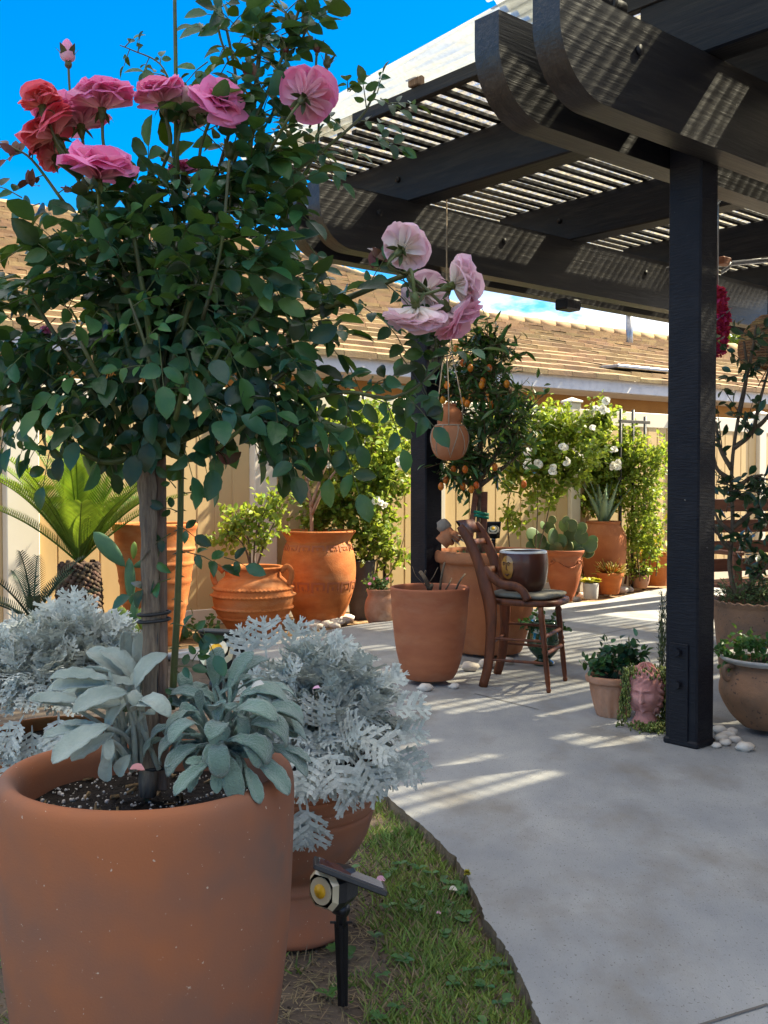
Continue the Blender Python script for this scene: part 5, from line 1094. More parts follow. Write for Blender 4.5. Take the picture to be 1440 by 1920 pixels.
dusty(at(118, 1265, 2.95), .222, 760, 32, 'broad silver dusty miller mound at the left behind the front pot', [(150, 1200, 2.9, (.1, 0, 1), .13), (110, 1190, 2.9, (-.3, 0, 1), .11), (190, 1200, 2.9, (.6, 0, .9), .11), (135, 1180, 2.9, (.0, 0, 1), .12), (60, 1380, 2.76, (-.2, -.2, -.5), .14), (120, 1370, 2.76, (-.3, -.3, -.8), .13), (30, 1380, 2.76, (-.7, -.2, -.3), .12), (20, 1360, 2.76, (-.1, -.3, -1), .12), (60, 1360, 2.75, (.1, -.3, -1), .10), (90, 1365, 2.75, (.2, -.3, -1), .11), (150, 1360, 2.75, (.2, -.3, -1), .12), (0, 1350, 2.78, (-.5, -.3, -.8), .12), (180, 1350, 2.75, (.4, -.3, -.8), .12), (45, 1340, 2.74, (-.3, -.4, -.6), .12), (110, 1335, 2.74, (.1, -.4, -.6), .12)], .75, .072)
# ---- woolly broad leaves in the front pot
def broad_tpl(n=12, m=5, width=.26, cup=.18, curl=.9, tipup=0.0, wav=.02):
    vs = []; fs = []
    ang = .0; y = z = 0.0
    for i in range(n + 1):
        t = i / n; w = width * max(0.0, 1 - abs((t - .60) / (.60 if t < .60 else .405)) ** (2.0 if t < .60 else 2.6)) ** (.85 if t < .6 else .55) + .012
        if i: ang = -curl * (t - .1) * 1.2 + tipup * t; y += math.cos(ang) / n; z += math.sin(ang) / n
        for j in range(m + 1):
            x = -1 + 2 * j / m; vs.append((x * w, y, z + cup * w * abs(x) ** 1.5 + wav * math.sin(i * 1.9 + j) * abs(x) - (.016 if abs(x) < .3 else 0) + .006 * math.cos(i * 3.14) * (abs(x) - .2)))
    for i in range(n):
        for j in range(m): a = i * (m + 1) + j; fs.append((a, a + 1, a + m + 2, a + m + 1))
    return np.array(vs), fs, np.zeros(len(vs))
def woolly(name, label, leaves, m, root_at, stem_m):
    root = thing(name, label, 'plant', root_at); mb = MB(); st = MB(); rs = np.random.RandomState(len(leaves)); extra = []
    for (x, y, dy), d, L, wd, cup, curl, up in leaves:
        for _ in range(1 if 'pale' in label else 2): extra.append(((x + rs.normal() * 16, y + 6 + rs.normal() * 12, dy + .03 * rs.rand()), tuple(np.array(d) + rs.normal(size=3) * .3), L * (.5 + .35 * rs.rand()), wd, cup + .1 * rs.rand(), curl + .4 * rs.normal(), np.array(up) + rs.normal(size=3) * .25))
    for (x, y, dy), (dx, ddy, dz), L, wd, cup, curl, up in list(leaves) + extra:
        wd *= .78; L *= .90; curl *= 1.2; y -= 10 if 'pale' in label else 2
        p = at(x, y, 1.75 + dy); tp = broad_tpl(12, 6, wd, cup, curl, 0, .012 + .01 * rs.rand()); put(mb, tp, p, (dx, ddy, dz), up, L)
        b = np.asarray(root_at) + rs.normal(size=3) * np.array([.018, .018, .004]); tube(st, curve([b, (b + p) / 2 + np.array([0, 0, .012]), p + nrm((dx, ddy, dz)) * L * .06], 4), [.0045] * 4 + [.0035] * 4 + [.003], 7)
    o = mb.build('leaves', m, root); md = o.modifiers.new('thick', 'SOLIDIFY'); md.thickness = .0012; st.build('stems', stem_m, root)
zS = ZA - .06
woolly('woolly_plant', 'pale silver broad-leaved plant on the left side of the front pot', [
    ((205, 1285, -.06), (-1, -.2, .22), .105, .21, .5, .25, (.1, -.35, 1)), ((222, 1300, -.05), (-1, -.25, .28), .13, .20, .5, .5, (.1, -.5, 1)), ((150, 1325, -.09), (-1, -.1, .12), .090, .19, .5, .12, (0, -.55, 1)), ((240, 1310, -.10), (-.8, -.35, .05), .105, .24, .4, .7, (-.1, -.7, .8)),
    ((205, 1370, -.12), (-.85, -.45, -.25), .115, .26, .25, .5, (-.3, -.7, .8)), ((170, 1375, -.10), (-1, -.2, .0), .085, .19, .4, .3, (0, -.5, .9)), ((255, 1290, .0), (-.45, .1, .75), .105, .25, .45, .7, (.5, -.5, .6)), ((262, 1270, .03), (.05, .15, 1), .085, .26, .45, .55, (.1, -.8, .5)),
    ((240, 1265, .04), (-.25, .1, 1), .075, .24, .5, -.4, (.6, -.6, .3)), ((255, 1300, -.05), (.3, .0, .9), .09, .27, .45, .9, (-.4, -.7, .6)), ((228, 1330, -.08), (-.9, -.4, .35), .095, .25, .35, .95, (.2, -.7, .8)), ((250, 1345, -.08), (.2, -.4, .5), .07, .25, .35, .9, (0, -.5, 1)),
    ((205, 1395, -.10), (.1, -.6, -.2), .045, .28, .3, .9, (0, -.3, 1)), ((215, 1345, -.04), (-.7, .1, .5), .12, .24, .45, .6, (.4, -.6, .8)), ((245, 1370, .03), (.2, .4, .8), .09, .25, .4, .5, (0, -.5, 1)), ((230, 1280, .02), (-.7, .2, .7), .10, .24, .5, .5, (.4, -.7, .6)), ((262, 1325, -.09), (.5, -.5, .35), .085, .26, .35, 1.2, (0, -.4, 1))], SILVER_W, at(245, 1432, 1.76), SILVER_W)
L2 = []
rsw = np.random.RandomState(77)
for (x, y, dy), d, L, wd, curl in (((385, 1320, .0), (-.6, -.1, .75), .085, .25, 1.2), ((365, 1345, -.06), (-1, -.3, .35), .10, .25, 1.9), ((350, 1385, -.09), (-1, -.35, .2), .09, .26, 1.7), ((370, 1400, -.11), (-.75, -.5, -.1), .085, .27, 1.2), ((410, 1400, -.13), (.05, -.6, .2), .085, .27, 2.0), ((430, 1420, -.13), (.15, -.6, -.5), .085, .26, 1.0), ((450, 1390, -.12), (.6, -.5, .3), .095, .26, 2.0), ((470, 1360, -.10), (.9, -.3, .45), .11, .26, 1.9), ((490, 1335, -.04), (1, -.1, .45), .11, .25, 1.5), ((450, 1310, -.02), (.8, -.1, .7), .115, .24, 1.5),
    ((430, 1295, .0), (.25, 0, 1), .09, .26, .8), ((405, 1290, .02), (-.1, .1, 1), .085, .26, .7), ((440, 1340, -.10), (.5, -.4, .6), .10, .26, 1.5), ((480, 1300, .02), (.9, .2, .55), .10, .24, 1.3), ((345, 1330, .02), (-.8, .1, .7), .085, .25, 1.5), ((395, 1430, -.13), (-.7, -.5, -.25), .085, .24, .6), ((470, 1420, -.10), (.8, -.3, -.3), .10, .24, .7), ((500, 1400, -.06), (1, -.2, -.1), .10, .25, .9), ((405, 1345, -.12), (.0, -.5, .75), .07, .24, .8), ((375, 1365, -.10), (-.4, -.5, .6), .085, .26, 1.7), ((420, 1360, -.14), (-.1, -.7, .35), .07, .28, 1.0), ((320, 1365, -.06), (-1, -.2, .1), .07, .26, 1.6), ((460, 1440, -.12), (.5, -.5, -.6), .07, .26, .5), ((440, 1280, .04), (.5, .3, .9), .10, .24, 1.0), ((395, 1310, .05), (-.6, .3, .8), .09, .24, 1.2), ((500, 1365, .0), (1, .1, .3), .10, .25, 1.2), ((355, 1310, .05), (-.3, .2, 1), .07, .24, .9)):
    L2.append(((x, y, dy), d, L, wd + .02 * rsw.normal(), .12 + .1 * rsw.rand(), curl, np.array([-d[0] * .2, -.35, 1]) + rsw.normal(size=3) * .12))
woolly('woolly_plant', 'grey green lamb ear rosette on the right side of the front pot', L2, LAMB, at(420, 1420, 1.74), LAMB)
def dead_leaves():
    root = thing('withered_leaf', 'withered grey leaf hanging onto the soil of the front pot', 'leaf', at(195, 1470, 1.68)); mb = MB()
    put(mb, broad_tpl(8, 4, .2, .5, .6), at(203, 1410, 1.66), (-.15, -.1, -1), (0, -1, .2), .055); put(mb, broad_tpl(8, 4, .22, .5, .8), at(245, 1415, 1.68), (-.5, -.1, -.6), (0, -1, .4), .05); mb.build('blade', SILVER_W, root)
dead_leaves()
# fallen petals and bits
def petal(p, s, m, label, d=(1, .2, .15)):
    mb = MB(); put(mb, broad_tpl(5, 4, .42, .4, .5), p, d, (0, -.3, 1), s, c=None); o = mb.build('fallen_petal', m, at=p); tag(o, label, 'petal')
petal(gr(705, 1650, GZ + .012), .028, PETAL_M, 'bright pink petal lying in the grass beside the solar spotlight')
petal(gr(842, 1668, GZ + .01), .024, PETAL_P, 'pale cream petal in the grass near the patio edge')
petal(gr(818, 1712, GZ + .01), .013, PETAL_M, 'tiny lilac petal in the middle of the lawn')
petal(at(470, 1292, 1.72), .026, PETAL_P, 'pale pink petal caught on the lamb ear leaves', (.7, -.3, .6))
petal(at(586, 1292, 2.29), .018, PETAL_M, 'small pink petal caught in the silver dusty miller', (.7, -.3, .4))
petal(at(243, 1442, 1.63), .024, PETAL_D, 'brownish pink petal on the soil of the front pot')
def dandelion():
    p = gr(862, 1668, GZ); root = thing('dandelion', 'single yellow dandelion growing at the patio edge', 'flower', p); m = MB(); top = at(876, 1637, p[1]); tube(m, curve([p, (p + top) / 2 + np.array([-.004, 0, 0]), top], 4), .0016, 5); m.build('stem', STEM, root); m = MB(); rs = np.random.RandomState(1)
    for i in range(46): put(m, LANCE, top, rs_unit(rs) + np.array([0, 0, .5]), (0, 0, 1), .011, .02)
    m.build('flower_head', YELLOW, root); m = MB()
    for i in range(7): a = rs.rand() * 6.3; put(m, LANCE, p, (math.cos(a), math.sin(a), .35), (0, 0, 1), .05, .09)
    m.build('leaves', LEAF_FRESH, root)
dandelion()
# ---------------------------------------------------------------- bushes and pot plants
def shrub(name, label, cat, base, stems, blobs, nleaf, L, m, seed, stem_m=WOODY, tpl=SMALL_LEAF, twr=.006, flowers=None, fm=PETAL_W, fr=.040, group=None, upn=.5, lname='foliage', wfac=1.0, dens=1.0, dep=.34):
    """stems: list of pixel polylines at depth; blobs: (px, py, rx, ry, weight) at depth Y"""
    rs = np.random.RandomState(seed); root = thing(name, label, cat, base, group); Y0 = base[1]; k = Y0 / F; st = MB(); lf = MB(); nleaf = int(nleaf * dens)
    for pl in stems:
        c = curve([at(x, y, Y0 + (q[0] if q else 0)) for x, y, *q in pl], 4); tube(st, c, list(np.linspace(twr, twr * .4, len(c))), 6)
    tot = sum(b[4] for b in blobs); 
    for cx, cy, rx, ry, wt in blobs:
        c = at(cx, cy, Y0); rr = np.array([rx * k, min(.5 * (rx + ry) * k, dep), ry * k]); n = int(nleaf * wt / tot); ntw = max(1, n // 9)
        for _ in range(ntw):
            u = rs_unit(rs); p0 = c + u * rr * rs.rand() ** .5 * .95; d0 = nrm(u + np.array([0, 0, .5]) + rs.normal(size=3) * .6); ln = L * (2.0 + 2.5 * rs.rand())
            tube(st, [p0 - d0 * ln * .5, p0, p0 + d0 * ln * .5], [twr * .22, twr * .18, twr * .1], 4, False)
            for j in range(9):
                t = j / 8 - .5; p = p0 + d0 * ln * t + rs.normal(size=3) * L * .2
                put(lf, tpl, p, rs_unit(rs) + d0 * .6 + u * .3, np.array([0, 0, upn]) + rs.normal(size=3) * .5 + u * .3, L * (.7 + .6 * rs.rand()), L * (.7 + .6 * rs.rand()) * wfac)
    if st.v: st.build('stems', stem_m, root)
    lf.build(lname, m, root)
    if flowers:
        for x, y, r in flowers:
            n = max(1, int(r / 3.5)); 
            for q in range(n):
                c = at(x + rs.normal() * r * .5, y + rs.normal() * r * .45, Y0 - .30 + rs.normal() * .05)
                bloom(c, np.array([rs.normal() * .5, -.8, .5 + rs.normal() * .3]), fr * (.8 + .4 * rs.rand()), fm, root, rs, 1.0, [(5, 85, 1.0), (5, 55, .8), (4, 25, .55)], res=2, sep=False)
    return root
# white roses along the fence
shrub('white_rose_bush', 'white flowering rose bush on the trellis left of the far black post', 'rose bush', np.array([xt(680, 8.3), 8.3, GZ]),
      [[(690, 1130), (700, 1020), (660, 940), (640, 820)], [(690, 1130), (720, 1010), (740, 900)], [(685, 1120), (650, 1020), (690, 900), (700, 780)], [(700, 1120), (740, 1060), (760, 1000)]],
      [(650, 850, 75, 60, 14), (700, 930, 65, 80, 22), (640, 940, 45, 60, 9), (730, 870, 45, 80, 16), (600, 960, 40, 60, 8), (620, 800, 50, 45, 8), (680, 1010, 50, 50, 8), (690, 790, 60, 35, 6), (580, 800, 50, 50, 4), (740, 1030, 35, 30, 3)], 1900, .05, LEAF_SUN, 41, dens=2.9, flowers=[(697, 942, 20), (590, 880, 16), (745, 870, 14), (615, 875, 10), (640, 800, 6)])
shrub('white_rose_bush', 'white flowering rose bush between the kumquat tree and the jade pot', 'rose bush', np.array([xt(985, 9.0), 9.0, GZ]),
      [[(960, 1080), (952, 950), (975, 880), (990, 800)], [(1000, 1080), (1008, 960), (1005, 860)], [(1010, 1030), (1030, 950), (1040, 860)]],
      [(1000, 850, 50, 65, 20), (960, 880, 35, 50, 10), (1040, 860, 45, 60, 14), (1010, 930, 35, 40, 6), (1000, 780, 40, 25, 3), (965, 960, 20, 40, 3), (1030, 790, 45, 35, 8), (950, 810, 30, 40, 5), (1060, 900, 30, 40, 6), (1090, 850, 40, 60, 10), (1060, 800, 45, 35, 8)], 1500, .05, LEAF_SUN, 42, dens=2.8, flowers=[(1003, 860, 18), (1060, 850, 18), (985, 845, 10), (1040, 880, 8)])
shrub('white_rose_bush', 'tall white flowering rose bush behind the agave jar below the trellis top', 'rose bush', np.array([xt(1120, 10.28), 10.28, GZ]),
      [[(1085, 1080), (1070, 950), (1100, 850), (1130, 780)], [(1180, 1100), (1175, 980), (1150, 860)], [(1045, 1050), (1060, 960), (1090, 900)]],
      [(1120, 830, 55, 60, 18), (1090, 880, 50, 50, 14), (1150, 890, 45, 50, 12), (1130, 775, 30, 25, 5), (1110, 940, 35, 30, 4), (1180, 840, 30, 40, 5)], 1600, .05, LEAF_SUN, 43, dens=2.4, dep=.16, flowers=[(1130, 765, 14), (1075, 855, 12), (1090, 845, 10), (1155, 870, 12), (1115, 810, 8), (1150, 845, 6)])
shrub('climbing_shrub', 'fine yellow-green shrub by the fence left of the near black post', 'shrub', np.array([xt(1208, 10.2), 10.2, GZ]),
      [[(1200, 1090), (1190, 980), (1200, 880)], [(1215, 1090), (1225, 980), (1220, 880)], [(1230, 1080), (1240, 960)]],
      [(1205, 890, 45, 60, 12), (1210, 960, 40, 60, 12), (1220, 1030, 30, 50, 7), (1190, 1010, 25, 50, 5), (1225, 860, 30, 50, 6), (1170, 920, 30, 50, 5), (1180, 850, 30, 40, 4), (1150, 900, 30, 50, 5)], 1700, .042, LEAF_SUN, 44, dens=2.2, flowers=None)
shrub('young_rose', 'young leafy shrub growing in the squat two-handled jar', 'shrub', CD + np.array([0, 0, .43]),
      [[(470, 1068), (465, 1010), (440, 960)], [(475, 1068), (480, 1000), (500, 950)], [(480, 1068), (500, 1010), (530, 950)], [(472, 1068), (455, 1020), (420, 990)]],
      [(450, 975, 48, 34, 9), (500, 965, 48, 45, 9), (425, 1000, 34, 34, 5), (530, 945, 34, 32, 5), (480, 1005, 45, 30, 6), (400, 1010, 20, 16, 1), (550, 920, 18, 14, 1)], 520, .046, LEAF_SUN, 45, dens=1.4, twr=.008)
shrub('bare_shrub', 'pale bare-branched shrub growing in the large carved jar', 'shrub', CE + np.array([0, 0, .63]),
      [[(585, 1012), (583, 950), (575, 900), (560, 840), (565, 780)], [(583, 950), (600, 900), (615, 850), (610, 790)], [(584, 965), (610, 910), (640, 870)], [(575, 900), (570, 850), (580, 800), (590, 765)], [(580, 940), (555, 910), (545, 880)], [(600, 900), (590, 850), (596, 800)]],
      [(575, 1000, 40, 8, 3), (620, 1000, 30, 10, 3), (560, 900, 20, 30, 2), (600, 830, 40, 40, 3)], 130, .034, LEAF_SAGE, 46, stem_m=WOODY_P, twr=.016)
shrub('grey_pot_shrub', 'thin shrub with few leaves growing in the dark grey pot', 'shrub', CF + np.array([0, 0, .42]), [[(678, 1065), (680, 1020), (700, 970)], [(680, 1062), (705, 1010), (735, 980)], [(682, 1062), (720, 1040), (745, 1010)]], [(705, 1010, 35, 30, 5), (730, 990, 22, 22, 3), (690, 985, 20, 20, 3)], 190, .036, LEAF_SUN, 47)
shrub('flowering_plant', 'low green plant with tiny pink flowers in the small round terracotta pot', 'plant', CG + np.array([0, 0, .24]), [[(710, 1106), (708, 1095)]], [(698, 1094, 14, 9, 4), (715, 1090, 18, 10, 6), (706, 1098, 22, 8, 6)], 330, .024, LEAF_FRESH, 48, flowers=[(692, 1092, 5), (703, 1084, 5), (722, 1084, 5)], fm=PETAL, fr=.012)
shrub('climbing_shrub', 'sparse tall shrub against the fence behind the squat jar', 'shrub', np.array([xt(560, 8.75), 8.75, GZ]), [[(560, 1150), (556, 950), (575, 800)], [(565, 1150), (600, 900), (650, 790)]], [(600, 790, 45, 40, 6), (650, 760, 50, 30, 5), (560, 900, 25, 60, 4), (720, 790, 40, 40, 6), (740, 800, 30, 60, 5)], 1300, .044, LEAF_SUN, 49)
shrub('ground_plants', 'low green seedlings sprouting in the mulch left of the squat jar', 'plant', gr(360, 1198, GZ), [], [(350, 1185, 26, 10, 4), (385, 1178, 20, 14, 4), (330, 1195, 24, 8, 3)], 130, .045, LEAF_FRESH, 50)
# kumquat
def kumquat():
    Y = YK; b = CK + np.array([0, 0, .56]); rs = np.random.RandomState(9)
    root = shrub('kumquat_tree', 'small kumquat tree with dark narrow leaves and orange fruit beside the far post', 'fruit tree', b, [[(898, 1040), (897, 980), (901, 900), (900, 820)], [(899, 920), (870, 850), (850, 780)], [(900, 900), (940, 830), (960, 740)], [(900, 850), (905, 740), (915, 660)], [(898, 930), (875, 905), (840, 890)], [(900, 910), (940, 880), (975, 850)]],
        [(905, 700, 60, 65, 14), (900, 790, 85, 80, 22), (955, 760, 45, 60, 9), (865, 850, 45, 55, 10), (930, 640, 35, 30, 4), (965, 830, 35, 45, 6), (850, 740, 40, 70, 8), (900, 870, 60, 30, 6), (905, 640, 40, 30, 5)], 2100, .078, LEAF_KUM, 9, twr=.017, tpl=LANCE, upn=.6)
    m = MB()
    for x, y in ((838, 722), (830, 750), (868, 752), (876, 757), (903, 722), (882, 690), (917, 690), (855, 655), (872, 880), (893, 910), (884, 918), (868, 912), (836, 900), (827, 912), (928, 876), (982, 908), (868, 680), (840, 760), (905, 715), (850, 880), (950, 720), (920, 760)):
        ico(m, at(x, y, Y - .20 + .1 * rs.rand()), .021, (.85, .85, 1.15), 1, .03, 10, 8)
    m.build('kumquat', ORANGE, root)
    m = MB(); c = at(901, 968, Y); 
    for dz in (0, .02): tube(m, [c + np.array([.05 * math.cos(q), .035 * math.sin(q), dz - .01 * math.cos(q)]) for q in np.linspace(0, 6.283, 17)], .009, 6, False, .3)
    m.build('tie_tape', TAPE, root)
    m = MB(); a_, b_ = at(906, 1040, Y + .03), at(908, 925, Y + .03); box(m, (a_ + b_) / 2, (1, 0, 0), (0, 1, 0), nrm(b_ - a_), .04, .03, np.linalg.norm(a_ - b_) + .02, .003)
    a_, b_ = at(878, 1040, Y - .02), at(892, 925, Y + .0); box(m, (a_ + b_) / 2, (1, 0, 0), (0, 1, 0), nrm(b_ - a_), .035, .025, np.linalg.norm(a_ - b_) + .02, .003)
    st = thing('garden_stake', 'pair of brown wooden stakes in the kumquat pot behind the chair back', 'stake', a_); m.build('post', BENCHW, st, smooth=False)
    g = MB(); gt = thing('ground_cover', 'tuft of short grey green ground cover in the kumquat pot', 'plant', b)
    for i in range(520):
        a = rs.rand() * 6.3; d = .26 * math.sqrt(rs.rand()); put(g, LANCE, b + np.array([d * math.cos(a) + .03, d * math.sin(a) * .9, -.02]), np.array([rs.normal() * .5, rs.normal() * .5, 1]), (0, -1, .2), .05 + .03 * rs.rand(), .05)
    g.build('blades', LEAF_SAGE, gt)
kumquat()
# bare twigs in the tall pot
def twigs():
    b = CH + np.array([0, 0, zH - .07]); root = thing('pruned_stems', 'pruned bare brown twigs standing in the tall tapered pot', 'twigs', b); m = MB()
    for pl, r in (([(805, 1105), (797, 1085), (788, 1072)], .013), ([(825, 1105), (828, 1080), (834, 1054)], .007), ([(855, 1105), (862, 1090), (872, 1076)], .006), ([(800, 1098), (812, 1082), (821, 1064)], .003), ([(800, 1100), (780, 1080), (773, 1062)], .002), ([(836, 1105), (842, 1095), (847, 1084)], .004), ([(795, 1080), (798, 1070)], .005), ([(806, 1106), (810, 1096)], .012)):
        c = curve([at(x, y, YH + .02 - .03 * (i % 2)) for i, (x, y) in enumerate(pl)], 4); tube(m, c, [r * (1.0 - .25 * i / len(c)) for i in range(len(c))], 7)
    m.build('stems', WOODY, root)
twigs()
# sago palms
def sago(label, c, n, L, seed, m, trunk=None, pts=None, elev=(25, 75)):
    rs = np.random.RandomState(seed); root = thing('sago_palm', label, 'palm', c if trunk is None else trunk[0]); top = np.asarray(c, float)
    if trunk:
        b, r = trunk; t = MB(); tube(t, [np.asarray(b), (np.asarray(b) + top) / 2, top], [r * .9, r, r * .75], 16); tk = t.build('trunk', TRUNKP, root); t = MB()
        for i in range(520):
            a = i * 2.399; z = b[2] + (top[2] - b[2]) * ((i + .5) / 520); rr = r * (.98 - .15 * abs((z - (b[2] + top[2]) / 2) / (top[2] - b[2]) * 2) ** 2); d = np.array([math.cos(a), math.sin(a), 0]); p = np.array([top[0], top[1], z]) + d * rr
            ico(t, p, .016 + .006 * rs.rand(), (1, 1, .9), i, .25, 5, 4)
        t.build('leaf_bases', TRUNKP, tk)
    for i in range(n):
        a = 2 * math.pi * i / n + rs.normal() * .12; el = rd(elev[0] + (elev[1] - elev[0]) * rs.rand()); ln = L * (.8 + .3 * rs.rand()); h = np.array([math.cos(a), math.sin(a), 0]); mb = MB(); pts = []; p = top.copy(); N_ = 16
        for j in range(N_ + 1):
            t = j / N_; e = el - .55 * t ** 1.6; pts.append(p.copy()); p = p + (h * math.cos(e) + np.array([0, 0, math.sin(e)])) * ln / N_
        tube(mb, pts, list(np.linspace(.0075, .002, N_ + 1)), 5)
        sd = nrm(np.cross(h, (0, 0, 1))); K = 54 if L > .6 else 30
        for q in range(4, K):
            t = q / K; f = t * N_; j = int(f); j = min(j, N_ - 1); pp = pts[j] + (pts[j + 1] - pts[j]) * (f - j); tg = nrm(pts[j + 1] - pts[j]); nn = np.cross(sd, tg); ll = .20 * L * math.sin(math.pi * (.1 + .86 * t)) ** .7
            for sg in (-1, 1):
                d = nrm(sd * sg + tg * .75 + nn * .45); w_ = .0032 * L / .9 + .0012; x = nrm(np.cross(d, nn)); e_ = pp + d * ll; mm = pp + d * ll * .55 + nn * .004
                mb.add([pp - x * w_, pp + x * w_, mm + x * w_ * .9, mm - x * w_ * .9, e_ - nn * ll * .08], [(0, 1, 2, 3), (3, 2, 4)])
        mb.build('frond', m, root)
YP = 6.55; pc = at(148, 1056, YP)
sago('bright green sago palm with shaggy brown trunk in front of the left fence', pc, 34, .80, 5, LEAF_PALM, (np.array([pc[0], pc[1], GZ]), .135), elev=(42, 88))
sago('small dark green palm low at the left by the fence post', at(62, 1165, 5.6), 11, .42, 8, LEAF_PALM_D, (np.array([xt(62, 5.6), 5.6, GZ]), .06), elev=(30, 80))
# prickly pear
def pear():
    Y = 6.1; b = np.array([xt(244, Y), Y, GZ]); root = thing('prickly_pear', 'prickly pear cactus with tall green pad in front of the ringed urn', 'cactus', b)
    def pad(x, y, w_, h, rot, m, dy=0.0, th=.022, nm='pad'):
        c = at(x, y, Y + dy); k = Y / F; mb = MB(); ca, sa = math.cos(rd(rot)), math.sin(rd(rot)); vs = []; fs = []; nu, nv = 18, 12
        for j in range(nv + 1):
            t = j / nv; e = math.sin(math.pi * t) ** .62 * (.72 + .32 * t); yy = (t - .5) * h * k
            for i in range(nu):
                q = 2 * math.pi * i / nu; xx = math.cos(q) * e * w_ * k / 2; vs.append(c + np.array([xx * ca + yy * sa, math.sin(q) * e * th, -xx * sa + yy * ca]))
        for j in range(nv):
            for i in range(nu): fs.append((j * nu + i, j * nu + (i + 1) % nu, (j + 1) * nu + (i + 1) % nu, (j + 1) * nu + i))
        mb.add(vs, fs); mb.build(nm, m, root)
    pad(244, 1090, 24, 90, -2, CACTUS); pad(250, 1160, 20, 80, 6, CACTUS); pad(205, 1030, 36, 88, -42, CACTUS, -.03); pad(251, 1032, 14, 34, 4, CACTUS_Y); pad(277, 1053, 22, 60, 70, CACTUS, .04)
    pad(222, 1158, 40, 44, 30, CACTUS_Y, -.05); pad(250, 1185, 30, 56, -18, CACTUS_Y, -.08); pad(232, 1188, 36, 40, -50, CACTUS, -.06); pad(204, 1185, 34, 44, 30, CACTUS_Y, -.05); pad(268, 1165, 22, 50, -10, CACTUS_Y, -.05); pad(282, 1180, 16, 26, 20, CACTUS_Y, 0)
pear()
# jade (round paddle leaves), agave
def jade():
    b = CM + np.array([0, 0, zM - .03]); root = thing('jade_plant', 'round grey green paddle-leaved succulent in the scroll swag pot', 'succulent', b); rs = np.random.RandomState(14); mb = MB(); eg = MB(); k = YM / F
    def paddle(p, d, n, r):
        d = nrm(d); z = nrm(np.asarray(n) - d * (np.asarray(n) @ d)); x = np.cross(d, z); vs = []; K = 16; rim = []
        for s_, h in ((0.0, 0), ): pass
        c = p + d * r
        ring_ = [c + (x * math.cos(q) * .95 + d * math.sin(q) * 1.05) * r * (1 - .12 * (math.sin(q) < -.6)) for q in np.linspace(0, 2 * math.pi, K, endpoint=False)]
        th = r * .11; V = [q * 1 + z * th * .5 - z * 0 for q in ring_] + [q - z * th * .5 for q in ring_] + [c + (q - c) * .82 + z * th for q in ring_] + [c + (q - c) * .82 - z * th for q in ring_] + [c + z * th * .9 - z * r * .06, c - z * th * .9 - z * r * .06]
        f = [(i, (i + 1) % K, 2 * K + (i + 1) % K, 2 * K + i) for i in range(K)] + [(K + (i + 1) % K, K + i, 3 * K + i, 3 * K + (i + 1) % K) for i in range(K)] + [(2 * K + i, 2 * K + (i + 1) % K, 4 * K) for i in range(K)] + [(3 * K + (i + 1) % K, 3 * K + i, 4 * K + 1) for i in range(K)]
        mb.add(V, f); eg.add(V[:2 * K], [((i + 1) % K, i, K + i, K + (i + 1) % K) for i in range(K)])
    for x, y, dx, dz, r in ((1010, 1000, -.7, .5, 17), (1020, 1012, -.6, .6, 16), (1032, 990, -.2, 1, 14), (1040, 1005, -.3, .7, 17), (1030, 1022, -.6, .4, 15), (1056, 985, .1, 1, 13), (1050, 1015, .1, .8, 15), (1066, 1000, .3, .9, 16), (1075, 1020, .5, .6, 16), (1083, 1005, .6, .7, 15), (1092, 1015, .9, .35, 16), (1086, 990, .6, 1, 13), (1070, 985, .2, 1, 13), (1062, 1024, .1, .5, 15), (1100, 1008, 1, .4, 12), (1045, 1028, -.2, .6, 14), (1020, 985, -.5, 1, 9), (1090, 1028, .8, .2, 13), (1006, 1018, -.9, .3, 12), (1078, 1032, .5, .3, 12), (1036, 975, -.1, 1, 9), (1060, 975, .1, 1, 9)):
        p = at(x, y + r, YM - .06 + .1 * rs.rand()); paddle(p, (dx * .6, -.1 + rs.normal() * .15, dz), np.array([-dx * .5 + rs.normal() * .5, -1, .35]), r * k * .95)
    mb.build('leaves', JADE, root); eg.build('leaf_rims', JADE_E, root)
jade()
def agave():
    b = CN + np.array([0, 0, zN - .03]); root = thing('agave', 'spiky grey green agave in the tall rounded jar near the fence', 'agave', b); rs = np.random.RandomState(3)
    for i in range(17):
        a = i * 2.399; e = rd(86 - 2.0 * i); h = np.array([math.cos(a), math.sin(a), 0]); d = h * math.cos(e) + np.array([0, 0, math.sin(e)]); L = .40 + .06 * rs.rand(); x = np.cross(h, (0, 0, 1)); n = np.cross(x, d); mb = MB(); vs = []; N_ = 10
        for j in range(N_ + 1):
            t = j / N_; w_ = .050 * (1 - t ** 1.8) * (.75 + .6 * t * (1 - t) * 2) + .001; c = b + h * .02 + d * L * t + h * .03 * t * t
            vs += [c - x * w_ + n * w_ * .35, c - n * .012 * (1 - t), c + x * w_ + n * w_ * .35, c - n * .004]
        mb.add(vs, [(j * 4 + q, j * 4 + (q + 1) % 4, j * 4 + 4 + (q + 1) % 4, j * 4 + 4 + q) for j in range(N_) for q in range(4)])
        bl = mb.build('blade', AGAVE, root); tm = MB()
        for j in range(2, N_):
            for sg, o in ((-1, 0), (1, 2)): p = vs[j * 4 + o]; tube(tm, [p, p + x * sg * .008 + d * .004], [.0032, .0006], 4)
        tm.build('teeth', JADE_E, bl)
agave()
